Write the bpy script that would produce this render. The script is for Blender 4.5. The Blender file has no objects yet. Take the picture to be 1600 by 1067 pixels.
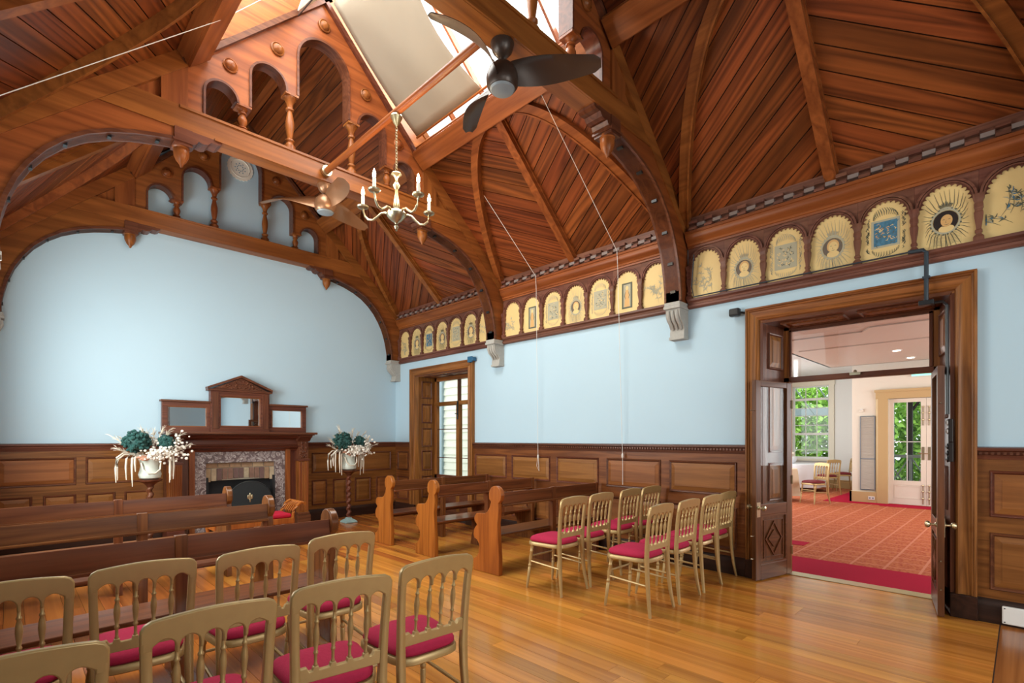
import bpy, bmesh, math, random
from mathutils import Vector, Matrix

random.seed(7)
R = math.radians
scene = bpy.context.scene
COL = scene.collection

# ------------------------------------------------------------------ camera
YAW = math.atan(785 / 792.5)
cam_d = bpy.data.cameras.new('camera')
cam_d.sensor_width = 36.0
cam_d.lens = 792.5 / 1600 * 36.0
cam_d.shift_y = (685 - 533.5) / 1600
cam_d.clip_start = 0.02
cam = bpy.data.objects.new('camera', cam_d)
cam.location = (0, 0, 1.45)
cam.rotation_euler = (R(90), 0, -YAW)
COL.objects.link(cam)
scene.camera = cam

# ------------------------------------------------------------------ view, world, daylight
scene.view_settings.view_transform = 'Standard'
scene.view_settings.look = 'None'
scene.view_settings.gamma = 1.0
scene.view_settings.use_curve_mapping = False
scene.view_settings.exposure = 0.10
scene.cycles.use_denoising = True
scene.cycles.use_adaptive_sampling = True
scene.cycles.adaptive_threshold = 0.04
scene.cycles.max_bounces = 7
scene.cycles.diffuse_bounces = 4
scene.cycles.glossy_bounces = 4
scene.cycles.transmission_bounces = 6
scene.cycles.transparent_max_bounces = 12
scene.cycles.sample_clamp_indirect = 6.0
scene.cycles.caustics_reflective = False
scene.cycles.caustics_refractive = False

world = bpy.data.worlds.new('overcast_sky')
scene.world = world
world.use_nodes = True
_bg = world.node_tree.nodes['Background']
_bg.inputs[0].default_value = (0.93, 0.97, 1.0, 1)
_bg.inputs[1].default_value = 2.2


def daylight(name, loc, rot, sx, sy, power, colour=(1, 0.98, 0.95)):
    d = bpy.data.lights.new(name, 'AREA')
    d.shape = 'RECTANGLE'
    d.size = sx
    d.size_y = sy
    d.energy = power
    d.color = colour
    o = bpy.data.objects.new(name, d)
    o.location = loc
    o.rotation_euler = rot
    COL.objects.link(o)
    return o


# room constants
XC, HW = 2.62, 2.90
XL, XR = XC - HW, XC + HW            # left / right wall faces
YB, YF = 8.90, -3.40                 # back (fireplace) wall, wall behind the camera
APEX, TAN = 6.57, 0.93               # roof board plane  z = APEX - TAN*|dx|
ANG = math.atan(TAN)
CA, SA = math.cos(ANG), math.sin(ANG)
TY = [(8.72, 8.90), (5.745, 5.925), (2.70, 2.88)]

# daylight at the ridge skylight (outside its panes) and at the windows on the unseen sides of the room
for s in (-1, 1):
    daylight('skylight_daylight', (XC + s * 0.80, 4.31, APEX + 0.52 - TAN * 0.80), (0, s * ANG, 0), 1.75, 2.75, 185 if s < 0 else 310)
daylight('side_window_daylight', (XL - 0.10, -1.75, 2.2), (0, R(-90), 0), 1.9, 1.9, 62)
for y_ in (4.31, 6.75):
    daylight('side_window_daylight', (XL - 0.10, y_, 2.2), (0, R(-90), 0), 1.9, 1.6, 55 if y_ < 5 else 185)
daylight('front_window_daylight', (2.62, YF - 0.10, 2.0), (R(90), 0, 0), 2.6, 2.0, 125)
daylight('hall_end_fill', (10.2, -2.3, 1.9), (R(90), 0, 0), 5.5, 2.0, 215, (0.93, 0.97, 1.0))  # added fill lamp before the closed end wall, no window here
daylight('hall_side_fill', (12.5, 5.45, 1.8), (R(-90), 0, 0), 5.0, 1.8, 145, (0.93, 0.97, 1.0))  # second added fill lamp, inside the solid side wall of the hall


# ------------------------------------------------------------------ mesh helper
class G:
    def __init__(s):
        s.v, s.f, s.m = [], [], []

    def add(s, vs, fs, m=0):
        o = len(s.v)
        s.v += [tuple(p) for p in vs]
        for f in fs:
            s.f.append(tuple(i + o for i in f))
            s.m.append(m)
        return s

    def box(s, x0, y0, z0, x1, y1, z1, m=0):
        v = [(x0, y0, z0), (x1, y0, z0), (x1, y1, z0), (x0, y1, z0), (x0, y0, z1), (x1, y0, z1), (x1, y1, z1), (x0, y1, z1)]
        return s.add(v, [(0, 3, 2, 1), (4, 5, 6, 7), (0, 1, 5, 4), (1, 2, 6, 5), (2, 3, 7, 6), (3, 0, 4, 7)], m)

    def prism(s, poly, ax, a0, a1, m=0):
        n = len(poly)

        def P(p, a):
            return {'y': (p[0], a, p[1]), 'x': (a, p[0], p[1]), 'z': (p[0], p[1], a)}[ax]
        v = [P(p, a0) for p in poly] + [P(p, a1) for p in poly]
        f = [tuple(range(n - 1, -1, -1)), tuple(range(n, 2 * n))]
        f += [(i, (i + 1) % n, n + (i + 1) % n, n + i) for i in range(n)]
        return s.add(v, f, m)

    def ribbon(s, path, w, ax, a0, a1, m=0, closed=False):
        """strip of width w along the left of a 2D path, extruded from a0 to a1"""
        n = len(path)
        off = []
        for i in range(n):
            if closed:
                a, b = path[i - 1], path[(i + 1) % n]
            else:
                a, b = path[max(0, i - 1)], path[min(n - 1, i + 1)]
            dx, dy = b[0] - a[0], b[1] - a[1]
            L = math.hypot(dx, dy) or 1
            off.append((path[i][0] - dy / L * w, path[i][1] + dx / L * w))

        def P(p, a):
            return {'y': (p[0], a, p[1]), 'x': (a, p[0], p[1]), 'z': (p[0], p[1], a)}[ax]
        v = []
        for i in range(n):
            v += [P(path[i], a0), P(off[i], a0), P(off[i], a1), P(path[i], a1)]
        f = []
        for i in range(n if closed else n - 1):
            j = (i + 1) % n
            for k in range(4):
                f.append((i * 4 + k, i * 4 + (k + 1) % 4, j * 4 + (k + 1) % 4, j * 4 + k))
        if not closed:
            f += [(0, 1, 2, 3), ((n - 1) * 4 + 3, (n - 1) * 4 + 2, (n - 1) * 4 + 1, (n - 1) * 4)]
        return s.add(v, f, m)

    def lathe(s, prof, c=(0, 0, 0), n=12, m=0, ax='z', a0=0.0):
        v = []
        for r, h in prof:
            for k in range(n):
                a = a0 + 2 * math.pi * k / n
                p = (r * math.cos(a), r * math.sin(a), h)
                if ax == 'y':
                    p = (p[0], p[2], p[1])
                if ax == 'x':
                    p = (p[2], p[0], p[1])
                v.append((p[0] + c[0], p[1] + c[1], p[2] + c[2]))
        f = []
        for i in range(len(prof) - 1):
            for k in range(n):
                f.append((i * n + k, i * n + (k + 1) % n, (i + 1) * n + (k + 1) % n, (i + 1) * n + k))
        f.append(tuple(range(n - 1, -1, -1)))
        f.append(tuple((len(prof) - 1) * n + k for k in range(n)))
        return s.add(v, f, m)

    def tube(s, path, r, n=6, m=0):
        P = [Vector(p) for p in path]
        rs = r if isinstance(r, (list, tuple)) else [r] * len(P)
        v = []
        up = Vector((0, 0, 1))
        for i, p in enumerate(P):
            t = (P[min(i + 1, len(P) - 1)] - P[max(i - 1, 0)]).normalized()
            ref = up if abs(t.z) < 0.95 else Vector((1, 0, 0))
            a = t.cross(ref).normalized()
            b = t.cross(a).normalized()
            for k in range(n):
                q = p + (a * math.cos(2 * math.pi * k / n) + b * math.sin(2 * math.pi * k / n)) * rs[i]
                v.append(q[:])
        f = []
        for i in range(len(P) - 1):
            for k in range(n):
                f.append((i * n + k, i * n + (k + 1) % n, (i + 1) * n + (k + 1) % n, (i + 1) * n + k))
        f.append(tuple(range(n - 1, -1, -1)))
        f.append(tuple((len(P) - 1) * n + k for k in range(n)))
        return s.add(v, f, m)

    def ball(s, c, rx, ry=None, rz=None, n=10, k=6, m=0):
        ry = rx if ry is None else ry
        rz = rx if rz is None else rz
        prof = [(max(1e-4, math.sin(math.pi * i / k)), -math.cos(math.pi * i / k)) for i in range(k + 1)]
        o = len(s.v)
        s.lathe(prof, n=n, m=m)
        for i in range(o, len(s.v)):
            x, y, z = s.v[i]
            s.v[i] = (c[0] + x * rx, c[1] + y * ry, c[2] + z * rz)
        return s

    def xf(s, M):
        s.v = [(M @ Vector(p))[:] for p in s.v]
        return s

    def mp(s, fn):
        s.v = [fn(*p) for p in s.v]
        return s

    def mesh(s, name, mats, smooth=35):
        me = bpy.data.meshes.new(name)
        me.from_pydata(s.v, [], s.f)
        for mt in mats:
            me.materials.append(mt)
        if len(mats) > 1:
            me.polygons.foreach_set('material_index', s.m)
        bm = bmesh.new()
        bm.from_mesh(me)
        bmesh.ops.recalc_face_normals(bm, faces=bm.faces)
        bm.to_mesh(me)
        bm.free()
        if smooth:
            me.polygons.foreach_set('use_smooth', [True] * len(me.polygons))
            me.set_sharp_from_angle(angle=R(smooth))
        me.update()
        return me


def obj(name, data, mats=None, parent=None, loc=(0, 0, 0), rot=(0, 0, 0), smooth=35, bevel=0, label=None):
    if isinstance(data, G):
        data = data.mesh(name, mats if isinstance(mats, (list, tuple)) else [mats], smooth)
    o = bpy.data.objects.new(name, data)
    COL.objects.link(o)
    o.location = loc
    o.rotation_euler = rot
    if parent is not None:
        o.parent = parent
    if bevel:
        b = o.modifiers.new('edge', 'BEVEL')
        b.width = bevel
        b.segments = 2
        b.limit_method = 'ANGLE'
        b.angle_limit = R(40)
        b.harden_normals = False
    if label:
        o['label'] = label
    return o


def tag(o, label, cat, group=None):
    o['label'] = label
    o['category'] = cat
    if group:
        o['group'] = group
    return o


def thing(name, label, cat, loc=(0, 0, 0), rz=0.0, group=None):
    o = bpy.data.objects.new(name, None)
    o.empty_display_size = 0.1
    COL.objects.link(o)
    o.location = loc
    o.rotation_euler = (0, 0, rz)
    return tag(o, label, cat, group)


def struct(o):
    o['kind'] = 'structure'
    return o


def sroot(name, loc=(0, 0, 0)):
    o = bpy.data.objects.new(name, None)
    o.empty_display_size = 0.1
    COL.objects.link(o)
    o.location = loc
    return struct(o)


def dup(root, label, loc, rz=0.0, group=None):
    r = root.copy()
    COL.objects.link(r)
    r.location = loc
    r.rotation_euler = (0, 0, rz)
    r['label'] = label
    if group:
        r['group'] = group
    for ch in list(root.children):
        c = ch.copy()
        COL.objects.link(c)
        c.parent = r
        for g in list(ch.children):
            d = g.copy()
            COL.objects.link(d)
            d.parent = c
    return r


# ------------------------------------------------------------------ materials
def nt(name):
    m = bpy.data.materials.new(name)
    m.use_nodes = True
    t = m.node_tree
    return m, t, t.nodes, t.links, t.nodes['Principled BSDF']


def plain(name, c, rough=0.5, metal=0.0, spec=0.5, noise=0.0, nscale=8.0, bump=0.0, emit=0.0, coat=0.0):
    m, t, N, L, b = nt(name)
    b.inputs['Base Color'].default_value = (*c, 1)
    b.inputs['Roughness'].default_value = rough
    b.inputs['Metallic'].default_value = metal
    b.inputs['Specular IOR Level'].default_value = spec
    b.inputs['Coat Weight'].default_value = coat
    if noise or bump:
        tc = N.new('ShaderNodeTexCoord')
        no = N.new('ShaderNodeTexNoise')
        no.inputs['Scale'].default_value = nscale
        no.inputs['Detail'].default_value = 4
        L.new(tc.outputs['Object'], no.inputs['Vector'])
        if noise:
            mx = N.new('ShaderNodeMix')
            mx.data_type = 'RGBA'
            mx.inputs[6].default_value = (*[max(0, x * (1 - noise)) for x in c], 1)
            mx.inputs[7].default_value = (*[min(1, x * (1 + noise)) for x in c], 1)
            L.new(no.outputs['Fac'], mx.inputs[0])
            L.new(mx.outputs[2], b.inputs['Base Color'])
        if bump:
            bp = N.new('ShaderNodeBump')
            bp.inputs['Strength'].default_value = bump
            bp.inputs['Distance'].default_value = 0.01
            L.new(no.outputs['Fac'], bp.inputs['Height'])
            L.new(bp.outputs['Normal'], b.inputs['Normal'])
    if emit:
        b.inputs['Emission Color'].default_value = (*c, 1)
        b.inputs['Emission Strength'].default_value = emit
    return m


def wood(name, dark, light, axis='X', across=16.0, along=0.9, rough=0.34, var=0.22, rings=9.0, fleck=0.35, coat=0.0, bump=0.06, hue=0.006, spec=0.22):
    m, t, N, L, b = nt(name)
    tc = N.new('ShaderNodeTexCoord')
    oi = N.new('ShaderNodeObjectInfo')
    ml = N.new('ShaderNodeMath')
    ml.operation = 'MULTIPLY'
    ml.inputs[1].default_value = 37.0
    L.new(oi.outputs['Random'], ml.inputs[0])
    av = N.new('ShaderNodeVectorMath')
    av.operation = 'ADD'
    L.new(tc.outputs['Object'], av.inputs[0])
    L.new(ml.outputs[0], av.inputs[1])
    mp = N.new('ShaderNodeMapping')
    sc = {'X': (along, across, across), 'Y': (across, along, across), 'Z': (across, across, along)}[axis]
    mp.inputs['Scale'].default_value = sc
    L.new(av.outputs[0], mp.inputs['Vector'])
    n1 = N.new('ShaderNodeTexNoise')
    n1.inputs['Scale'].default_value = 0.42
    n1.inputs['Detail'].default_value = 1.5
    n1.inputs['Distortion'].default_value = 0.5
    L.new(mp.outputs[0], n1.inputs['Vector'])
    k1 = N.new('ShaderNodeMath')
    k1.operation = 'MULTIPLY'
    k1.inputs[1].default_value = rings
    L.new(n1.outputs['Fac'], k1.inputs[0])
    pp = N.new('ShaderNodeMath')
    pp.operation = 'PINGPONG'
    pp.inputs[1].default_value = 0.5
    L.new(k1.outputs[0], pp.inputs[0])
    n2 = N.new('ShaderNodeTexNoise')
    n2.inputs['Scale'].default_value = 3.2
    n2.inputs['Detail'].default_value = 6
    n2.inputs['Roughness'].default_value = 0.65
    L.new(mp.outputs[0], n2.inputs['Vector'])
    mix = N.new('ShaderNodeMath')
    mix.operation = 'MULTIPLY_ADD'
    mix.inputs[1].default_value = 1.1
    L.new(pp.outputs[0], mix.inputs[0])
    f2 = N.new('ShaderNodeMath')
    f2.operation = 'MULTIPLY_ADD'
    f2.inputs[1].default_value = fleck * 2.0
    f2.inputs[2].default_value = -fleck + 0.22
    L.new(n2.outputs['Fac'], f2.inputs[0])
    L.new(f2.outputs[0], mix.inputs[2])
    rp = N.new('ShaderNodeMix')
    rp.data_type = 'RGBA'
    rp.clamp_factor = True
    rp.inputs[6].default_value = (*dark, 1)
    rp.inputs[7].default_value = (*light, 1)
    L.new(mix.outputs[0], rp.inputs[0])
    hs = N.new('ShaderNodeHueSaturation')
    va = N.new('ShaderNodeMath')
    va.operation = 'MULTIPLY_ADD'
    va.inputs[1].default_value = 2 * var
    va.inputs[2].default_value = 1 - var
    L.new(oi.outputs['Random'], va.inputs[0])
    L.new(va.outputs[0], hs.inputs['Value'])
    hv = N.new('ShaderNodeMath')
    hv.operation = 'MULTIPLY_ADD'
    hv.inputs[1].default_value = 2 * hue
    hv.inputs[2].default_value = 0.5 - hue
    fr = N.new('ShaderNodeMath')
    fr.operation = 'FRACT'
    L.new(ml.outputs[0], fr.inputs[0])
    L.new(fr.outputs[0], hv.inputs[0])
    L.new(hv.outputs[0], hs.inputs['Hue'])
    L.new(rp.outputs[2], hs.inputs['Color'])
    L.new(hs.outputs[0], b.inputs['Base Color'])
    b.inputs['Roughness'].default_value = rough
    b.inputs['Specular IOR Level'].default_value = spec
    b.inputs['Coat Weight'].default_value = coat
    b.inputs['Coat Roughness'].default_value = 0.12
    if bump:
        bp = N.new('ShaderNodeBump')
        bp.inputs['Strength'].default_value = bump
        bp.inputs['Distance'].default_value = 0.004
        L.new(n2.outputs['Fac'], bp.inputs['Height'])
        L.new(bp.outputs['Normal'], b.inputs['Normal'])
    return m


M = {}
for ax in 'XYZ':
    M['truss' + ax] = wood('truss_timber_' + ax, (0.130, 0.034, 0.009), (0.32, 0.100, 0.024), ax, 14, 0.8, 0.33, 0.08, 4, 0.35)
    M['oak' + ax] = wood('oak_joinery_' + ax, (0.095, 0.029, 0.008), (0.25, 0.090, 0.024), ax, 22, 1.2, 0.36, 0.10, 5, 0.45)
    M['red' + ax] = wood('mahogany_trim_' + ax, (0.060, 0.018, 0.010), (0.165, 0.055, 0.027), ax, 20, 1.0, 0.30, 0.10, 5, 0.35)
    M['pew' + ax] = wood('pew_timber_' + ax, (0.075, 0.022, 0.009), (0.235, 0.080, 0.026), ax, 20, 1.0, 0.30, 0.10, 5, 0.35, coat=0.15)
    M['door' + ax] = wood('door_oak_' + ax, (0.100, 0.033, 0.008), (0.34, 0.130, 0.032), ax, 20, 1.0, 0.38, 0.08, 6, 0.45)
for ax in 'YZ':
    M['fr' + ax] = wood('frieze_timber_' + ax, (0.085, 0.030, 0.020), (0.22, 0.092, 0.060), ax, 20, 1.0, 0.34, 0.05, 4, 0.35)
for ax in 'XZ':
    M['leaf' + ax] = wood('door_leaf_timber_' + ax, (0.060, 0.021, 0.008), (0.165, 0.062, 0.022), ax, 20, 1.0, 0.36, 0.05, 5, 0.4)
M['skirt'] = wood('dark_skirting', (0.016, 0.008, 0.006), (0.050, 0.020, 0.012), 'X', 20, 1.0, 0.36, 0.05, 4, 0.3)
M['pewend'] = wood('pew_end_timber', (0.20, 0.052, 0.009), (0.44, 0.140, 0.024), 'Z', 18, 1.0, 0.32, 0.05, 4, 0.35, coat=0.15, hue=0.003)
M['board'] = wood('ceiling_board_pine', (0.046, 0.011, 0.004), (0.28, 0.072, 0.018), 'X', 11, 0.55, 0.38, 0.26, 9, 0.30, hue=0.005)
M['plank'] = wood('floor_plank_pine', (0.36, 0.125, 0.018), (0.68, 0.285, 0.050), 'Y', 20, 0.45, 0.20, 0.18, 3, 0.28, coat=0.18, bump=0.03, hue=0.006)
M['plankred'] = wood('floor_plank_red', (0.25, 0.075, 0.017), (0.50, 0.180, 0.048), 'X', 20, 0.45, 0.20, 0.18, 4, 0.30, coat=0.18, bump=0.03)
M['plankdeep'] = wood('floor_plank_deep', (0.24, 0.066, 0.012), (0.50, 0.160, 0.032), 'Y', 20, 0.45, 0.20, 0.16, 3, 0.30, coat=0.18, bump=0.03)
M['dentil'] = plain('lit_dentil_tops', (0.20, 0.155, 0.140), 0.6)  # pale grey put in for light catching the dentil tops
M['groove'] = plain('dark_joint', (0.018, 0.008, 0.004), 0.8)
M['panelf'] = wood('panel_field_oak', (0.15, 0.052, 0.014), (0.30, 0.118, 0.034), 'X', 26, 1.6, 0.34, 0.10, 2.5, 0.35)
M['blue'] = plain('pale_blue_wall_paint', (0.46, 0.62, 0.72), 0.75, spec=0.25, noise=0.02, nscale=1.5)
M['stone'] = plain('carved_stone', (0.40, 0.385, 0.35), 0.85, noise=0.15, nscale=30, bump=0.3)
M['dark'] = plain('blackened_wood', (0.022, 0.014, 0.012), 0.4)
M['black'] = plain('black_plastic', (0.012, 0.013, 0.015), 0.35)
M['gold'] = plain('gold_painted_wood', (0.47, 0.32, 0.135), 0.36, metal=0.35, noise=0.08, nscale=25)
M['crimson'] = plain('crimson_velvet', (0.42, 0.020, 0.065), 0.8, spec=0.2, noise=0.12, nscale=60, bump=0.15)
M['redseat'] = plain('scarlet_cushion', (0.40, 0.008, 0.03), 0.75, spec=0.2)
M['parch'] = plain('gilded_parchment', (0.72, 0.52, 0.22), 0.55, noise=0.13, nscale=4)
M['ink'] = plain('olive_ink', (0.10, 0.105, 0.07), 0.7)
M['inkpale'] = plain('faded_ink', (0.40, 0.37, 0.26), 0.7)
M['inkblue'] = plain('blue_ink', (0.05, 0.16, 0.25), 0.6, noise=0.7, nscale=40)
M['face'] = plain('painted_face', (0.62, 0.36, 0.13), 0.6)
M['brass'] = plain('tarnished_brass', (0.50, 0.42, 0.26), 0.28, metal=0.9)
M['silver'] = plain('antique_silver_brass', (0.44, 0.39, 0.27), 0.28, metal=0.85)
M['candle'] = plain('ivory_candle_tube', (0.85, 0.82, 0.72), 0.5)
M['bulb'] = plain('lit_bulb', (1.0, 0.80, 0.48), 0.4, emit=30)
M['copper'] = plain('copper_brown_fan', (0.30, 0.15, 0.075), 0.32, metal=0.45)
M['fanbacklit'] = plain('backlit_copper_fan', (0.055, 0.034, 0.025), 0.35, metal=0.3)  # copper fan darkened in its colour to stand for backlighting
M['grey'] = plain('grey_plastic', (0.22, 0.26, 0.29), 0.4)
M['canvas'] = plain('canvas_blind_cloth', (0.31, 0.265, 0.205), 0.9, spec=0.1, noise=0.06, nscale=3, bump=0.1)
M['white'] = plain('white_paint', (0.78, 0.78, 0.76), 0.5)
M['cord'] = plain('white_cord', (0.72, 0.70, 0.66), 0.7)
M['cream'] = plain('cream_paint', (0.80, 0.75, 0.63), 0.6)
M['tan'] = plain('tan_gloss_paint', (0.56, 0.40, 0.19), 0.4)
M['pink'] = plain('blush_ceiling_paint', (0.66, 0.52, 0.42), 0.55)
M['magenta'] = plain('magenta_carpet', (0.40, 0.006, 0.035), 0.95, spec=0.1, noise=0.1, nscale=80)
M['linen'] = plain('white_linen', (0.76, 0.78, 0.82), 0.8)
M['linen2'] = plain('cream_linen', (0.72, 0.58, 0.40), 0.8)
M['leaf'] = plain('garden_leaf', (0.30, 0.56, 0.07), 0.5, noise=0.6, nscale=1.2)
M['hydrangea'] = plain('dark_green_hydrangea', (0.010, 0.062, 0.055), 0.7, noise=0.5, nscale=60)
M['pampas'] = plain('bleached_pampas', (0.72, 0.66, 0.55), 0.9, spec=0.1)
M['petal'] = plain('ivory_petal', (0.80, 0.76, 0.68), 0.85, spec=0.1)
M['blush'] = plain('dusty_pink_petal', (0.52, 0.27, 0.18), 0.8)
M['vase'] = plain('pale_glazed_pot', (0.50, 0.54, 0.48), 0.35, noise=0.25, nscale=18)
M['verdigris'] = plain('verdigris_base', (0.24, 0.34, 0.33), 0.5, noise=0.3, nscale=25)
M['soot'] = plain('sooty_firebox', (0.012, 0.012, 0.014), 0.8)
M['iron'] = plain('cast_iron', (0.03, 0.038, 0.042), 0.4, metal=0.6)
M['bluefit'] = plain('blue_plastic', (0.02, 0.11, 0.22), 0.35)
M['exit'] = plain('lit_exit_sign', (0.25, 0.85, 0.62), 0.5, emit=1.2)
M['lamp'] = plain('lit_downlight', (1.0, 0.88, 0.70), 0.5, emit=14)
M['slate'] = plain('slate_blue_paint', (0.30, 0.38, 0.41), 0.5)
M['conduit'] = plain('dark_conduit', (0.03, 0.045, 0.06), 0.4)
M['ground'] = plain('garden_ground', (0.12, 0.16, 0.07), 0.9, noise=0.3)
M['mortar'] = plain('pale_mortar', (0.40, 0.34, 0.26), 0.9)
M['brick'] = []
for i, c in enumerate([(0.30, 0.19, 0.11), (0.22, 0.12, 0.085), (0.38, 0.27, 0.16), (0.15, 0.085, 0.075), (0.42, 0.33, 0.22)]):
    M['brick'].append(plain('firebrick_%s' % 'abcde'[i], c, 0.85, noise=0.35, nscale=20, bump=0.4))


def marble_mat():
    m, t, N, L, b = nt('veined_grey_marble')
    tc = N.new('ShaderNodeTexCoord')
    n = N.new('ShaderNodeTexNoise')
    n.inputs['Scale'].default_value = 9
    n.inputs['Detail'].default_value = 9
    n.inputs['Distortion'].default_value = 2.2
    L.new(tc.outputs['Object'], n.inputs['Vector'])
    r = N.new('ShaderNodeValToRGB')
    e = r.color_ramp.elements
    e[0].position, e[0].color = 0.30, (0.10, 0.075, 0.075, 1)
    e[1].position, e[1].color = 0.72, (0.33, 0.28, 0.27, 1)
    x = r.color_ramp.elements.new(0.50)
    x.color = (0.20, 0.15, 0.15, 1)
    x = r.color_ramp.elements.new(0.53)
    x.color = (0.62, 0.60, 0.58, 1)
    x = r.color_ramp.elements.new(0.56)
    x.color = (0.22, 0.17, 0.17, 1)
    L.new(n.outputs['Fac'], r.inputs[0])
    L.new(r.outputs[0], b.inputs['Base Color'])
    b.inputs['Roughness'].default_value = 0.2
    return m


M['marble'] = marble_mat()


def carpet_mat():
    m, t, N, L, b = nt('patterned_hall_carpet')
    tc = N.new('ShaderNodeTexCoord')
    mp = N.new('ShaderNodeMapping')
    mp.inputs['Rotation'].default_value = (0, 0, 0)
    L.new(tc.outputs['Object'], mp.inputs['Vector'])
    fac = None
    for k in (0, 1):
        w = N.new('ShaderNodeTexWave')
        w.wave_type = 'BANDS'
        w.bands_direction = 'X' if k == 0 else 'Y'
        w.wave_profile = 'SIN'
        w.inputs['Scale'].default_value = 1.0
        w.inputs['Distortion'].default_value = 0
        L.new(mp.outputs[0], w.inputs['Vector'])
        g = N.new('ShaderNodeMath')
        g.operation = 'GREATER_THAN'
        g.inputs[1].default_value = 0.985
        L.new(w.outputs['Fac'], g.inputs[0])
        if fac is None:
            fac = g
        else:
            a = N.new('ShaderNodeMath')
            a.operation = 'MAXIMUM'
            L.new(fac.outputs[0], a.inputs[0])
            L.new(g.outputs[0], a.inputs[1])
            fac = a
    vo = N.new('ShaderNodeTexVoronoi')
    vo.inputs['Scale'].default_value = 34
    L.new(mp.outputs[0], vo.inputs['Vector'])
    mx = N.new('ShaderNodeMix')
    mx.data_type = 'RGBA'
    mx.inputs[6].default_value = (0.30, 0.030, 0.022, 1)
    mx.inputs[7].default_value = (0.50, 0.155, 0.065, 1)
    th = N.new('ShaderNodeMath')
    th.operation = 'MULTIPLY'
    th.inputs[1].default_value = 1.5
    L.new(vo.outputs['Distance'], th.inputs[0])
    L.new(th.outputs[0], mx.inputs[0])
    m2 = N.new('ShaderNodeMix')
    m2.data_type = 'RGBA'
    m2.inputs[7].default_value = (0.58, 0.22, 0.13, 1)
    L.new(fac.outputs[0], m2.inputs[0])
    L.new(mx.outputs[2], m2.inputs[6])
    L.new(m2.outputs[2], b.inputs['Base Color'])
    b.inputs['Roughness'].default_value = 0.95
    b.inputs['Specular IOR Level'].default_value = 0.1
    return m


M['carpet'] = carpet_mat()


def glass_mat(name, refl=0.10, tint=(1, 1, 1)):
    m = bpy.data.materials.new(name)
    m.use_nodes = True
    t = m.node_tree
    N, L = t.nodes, t.links
    N.remove(N['Principled BSDF'])
    tr = N.new('ShaderNodeBsdfTransparent')
    tr.inputs[0].default_value = (*tint, 1)
    gl = N.new('ShaderNodeBsdfGlossy')
    gl.inputs['Roughness'].default_value = 0.02
    mx = N.new('ShaderNodeMixShader')
    fr = N.new('ShaderNodeLayerWeight')
    fr.inputs['Blend'].default_value = 0.5
    pw = N.new('ShaderNodeMath')
    pw.operation = 'POWER'
    pw.inputs[1].default_value = 5.0
    L.new(fr.outputs['Facing'], pw.inputs[0])
    ad = N.new('ShaderNodeMath')
    ad.operation = 'MULTIPLY_ADD'
    ad.inputs[1].default_value = 0.5
    ad.inputs[2].default_value = 0.02 + refl
    L.new(pw.outputs[0], ad.inputs[0])
    L.new(ad.outputs[0], mx.inputs[0])
    L.new(tr.outputs[0], mx.inputs[1])
    L.new(gl.outputs[0], mx.inputs[2])
    L.new(mx.outputs[0], N['Material Output'].inputs[0])
    return m


M['glass'] = glass_mat('clear_window_glass', 0.0, (0.96, 0.98, 0.97))
M['transom'] = glass_mat('old_transom_glass', 0.10, (0.95, 0.93, 0.92))
M['mirror'] = plain('silvered_mirror', (0.86, 0.89, 0.90), 0.02, metal=1.0)


def arc(cx, cz, r, a0, a1, n, rz=None):
    rz = r if rz is None else rz
    return [(cx + r * math.cos(R(a0 + (a1 - a0) * i / n)), cz + rz * math.sin(R(a0 + (a1 - a0) * i / n))) for i in range(n + 1)]


# ================================================================== SHELL
# ---- floor of single planks
floor = struct(obj('floor', G().box(XL - 0.1, YF - 0.1, -0.12, 6.0, YB + 0.1, -0.022), M['groove']))
PW = 0.122
nrow = int((5.52 - XL) / PW) + 1
rng = random.Random(3)
plank_cache = {}
for r_ in range(nrow):
    x0 = XL + r_ * PW
    x1 = min(x0 + PW, 5.52)
    if x1 - x0 < 0.02:
        continue
    y = 0.13 if x0 > 2.3 else YF
    first = True
    while y < YB:
        ln = round(rng.choice([2.2, 2.8, 3.4, 4.0]) * (rng.uniform(0.3, 1.0) if first else 1.0), 1)
        first = False
        y1 = min(y + ln, YB)
        if YB - y1 < 0.5:
            y1 = YB
        w = x1 - x0 - 0.0022
        deep = x0 < 1.55 or y > 4.6  # redder, darker colour for planks near the left and back walls
        key = (round(w, 3), round(y1 - y, 3), deep)
        if key not in plank_cache:
            plank_cache[key] = G().box(-w / 2, 0, -0.02, w / 2, y1 - y - 0.0015, 0).mesh('plank', [M['plankdeep' if deep else 'plank']], 0)
        obj('plank', plank_cache[key], parent=floor, loc=((x0 + x1) / 2, y, 0))
        y = y1
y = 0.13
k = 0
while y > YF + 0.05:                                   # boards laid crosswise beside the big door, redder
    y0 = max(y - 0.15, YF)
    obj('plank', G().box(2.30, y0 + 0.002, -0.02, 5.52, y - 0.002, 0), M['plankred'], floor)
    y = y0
obj('seam_strip', G().box(2.30, 0.128, -0.02, 5.52, 0.134, 0.0008), M['dark'], floor)

# ---- walls
WT = 6.0
wr = G()
D1 = (0.36, 1.95, 2.70)
D2 = (6.54, 8.15, 2.70)
for a, b in ((YF, D1[0]), (D1[1], D2[0]), (D2[1], YB + 0.3)):
    wr.box(XR, a, 0, WT, b, 4.15)
for d in (D1, D2):
    wr.box(XR, d[0], d[2], WT, d[1], 4.15)
wall_right = struct(obj('wall_right', wr, M['blue'], smooth=0))


def gable(y0, y1):
    return G().prism([(XL - 0.3, 0), (XR + 0.3, 0), (XR + 0.3, 3.9), (XC, 6.9), (XL - 0.3, 3.9)], 'y', y0, y1)


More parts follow.
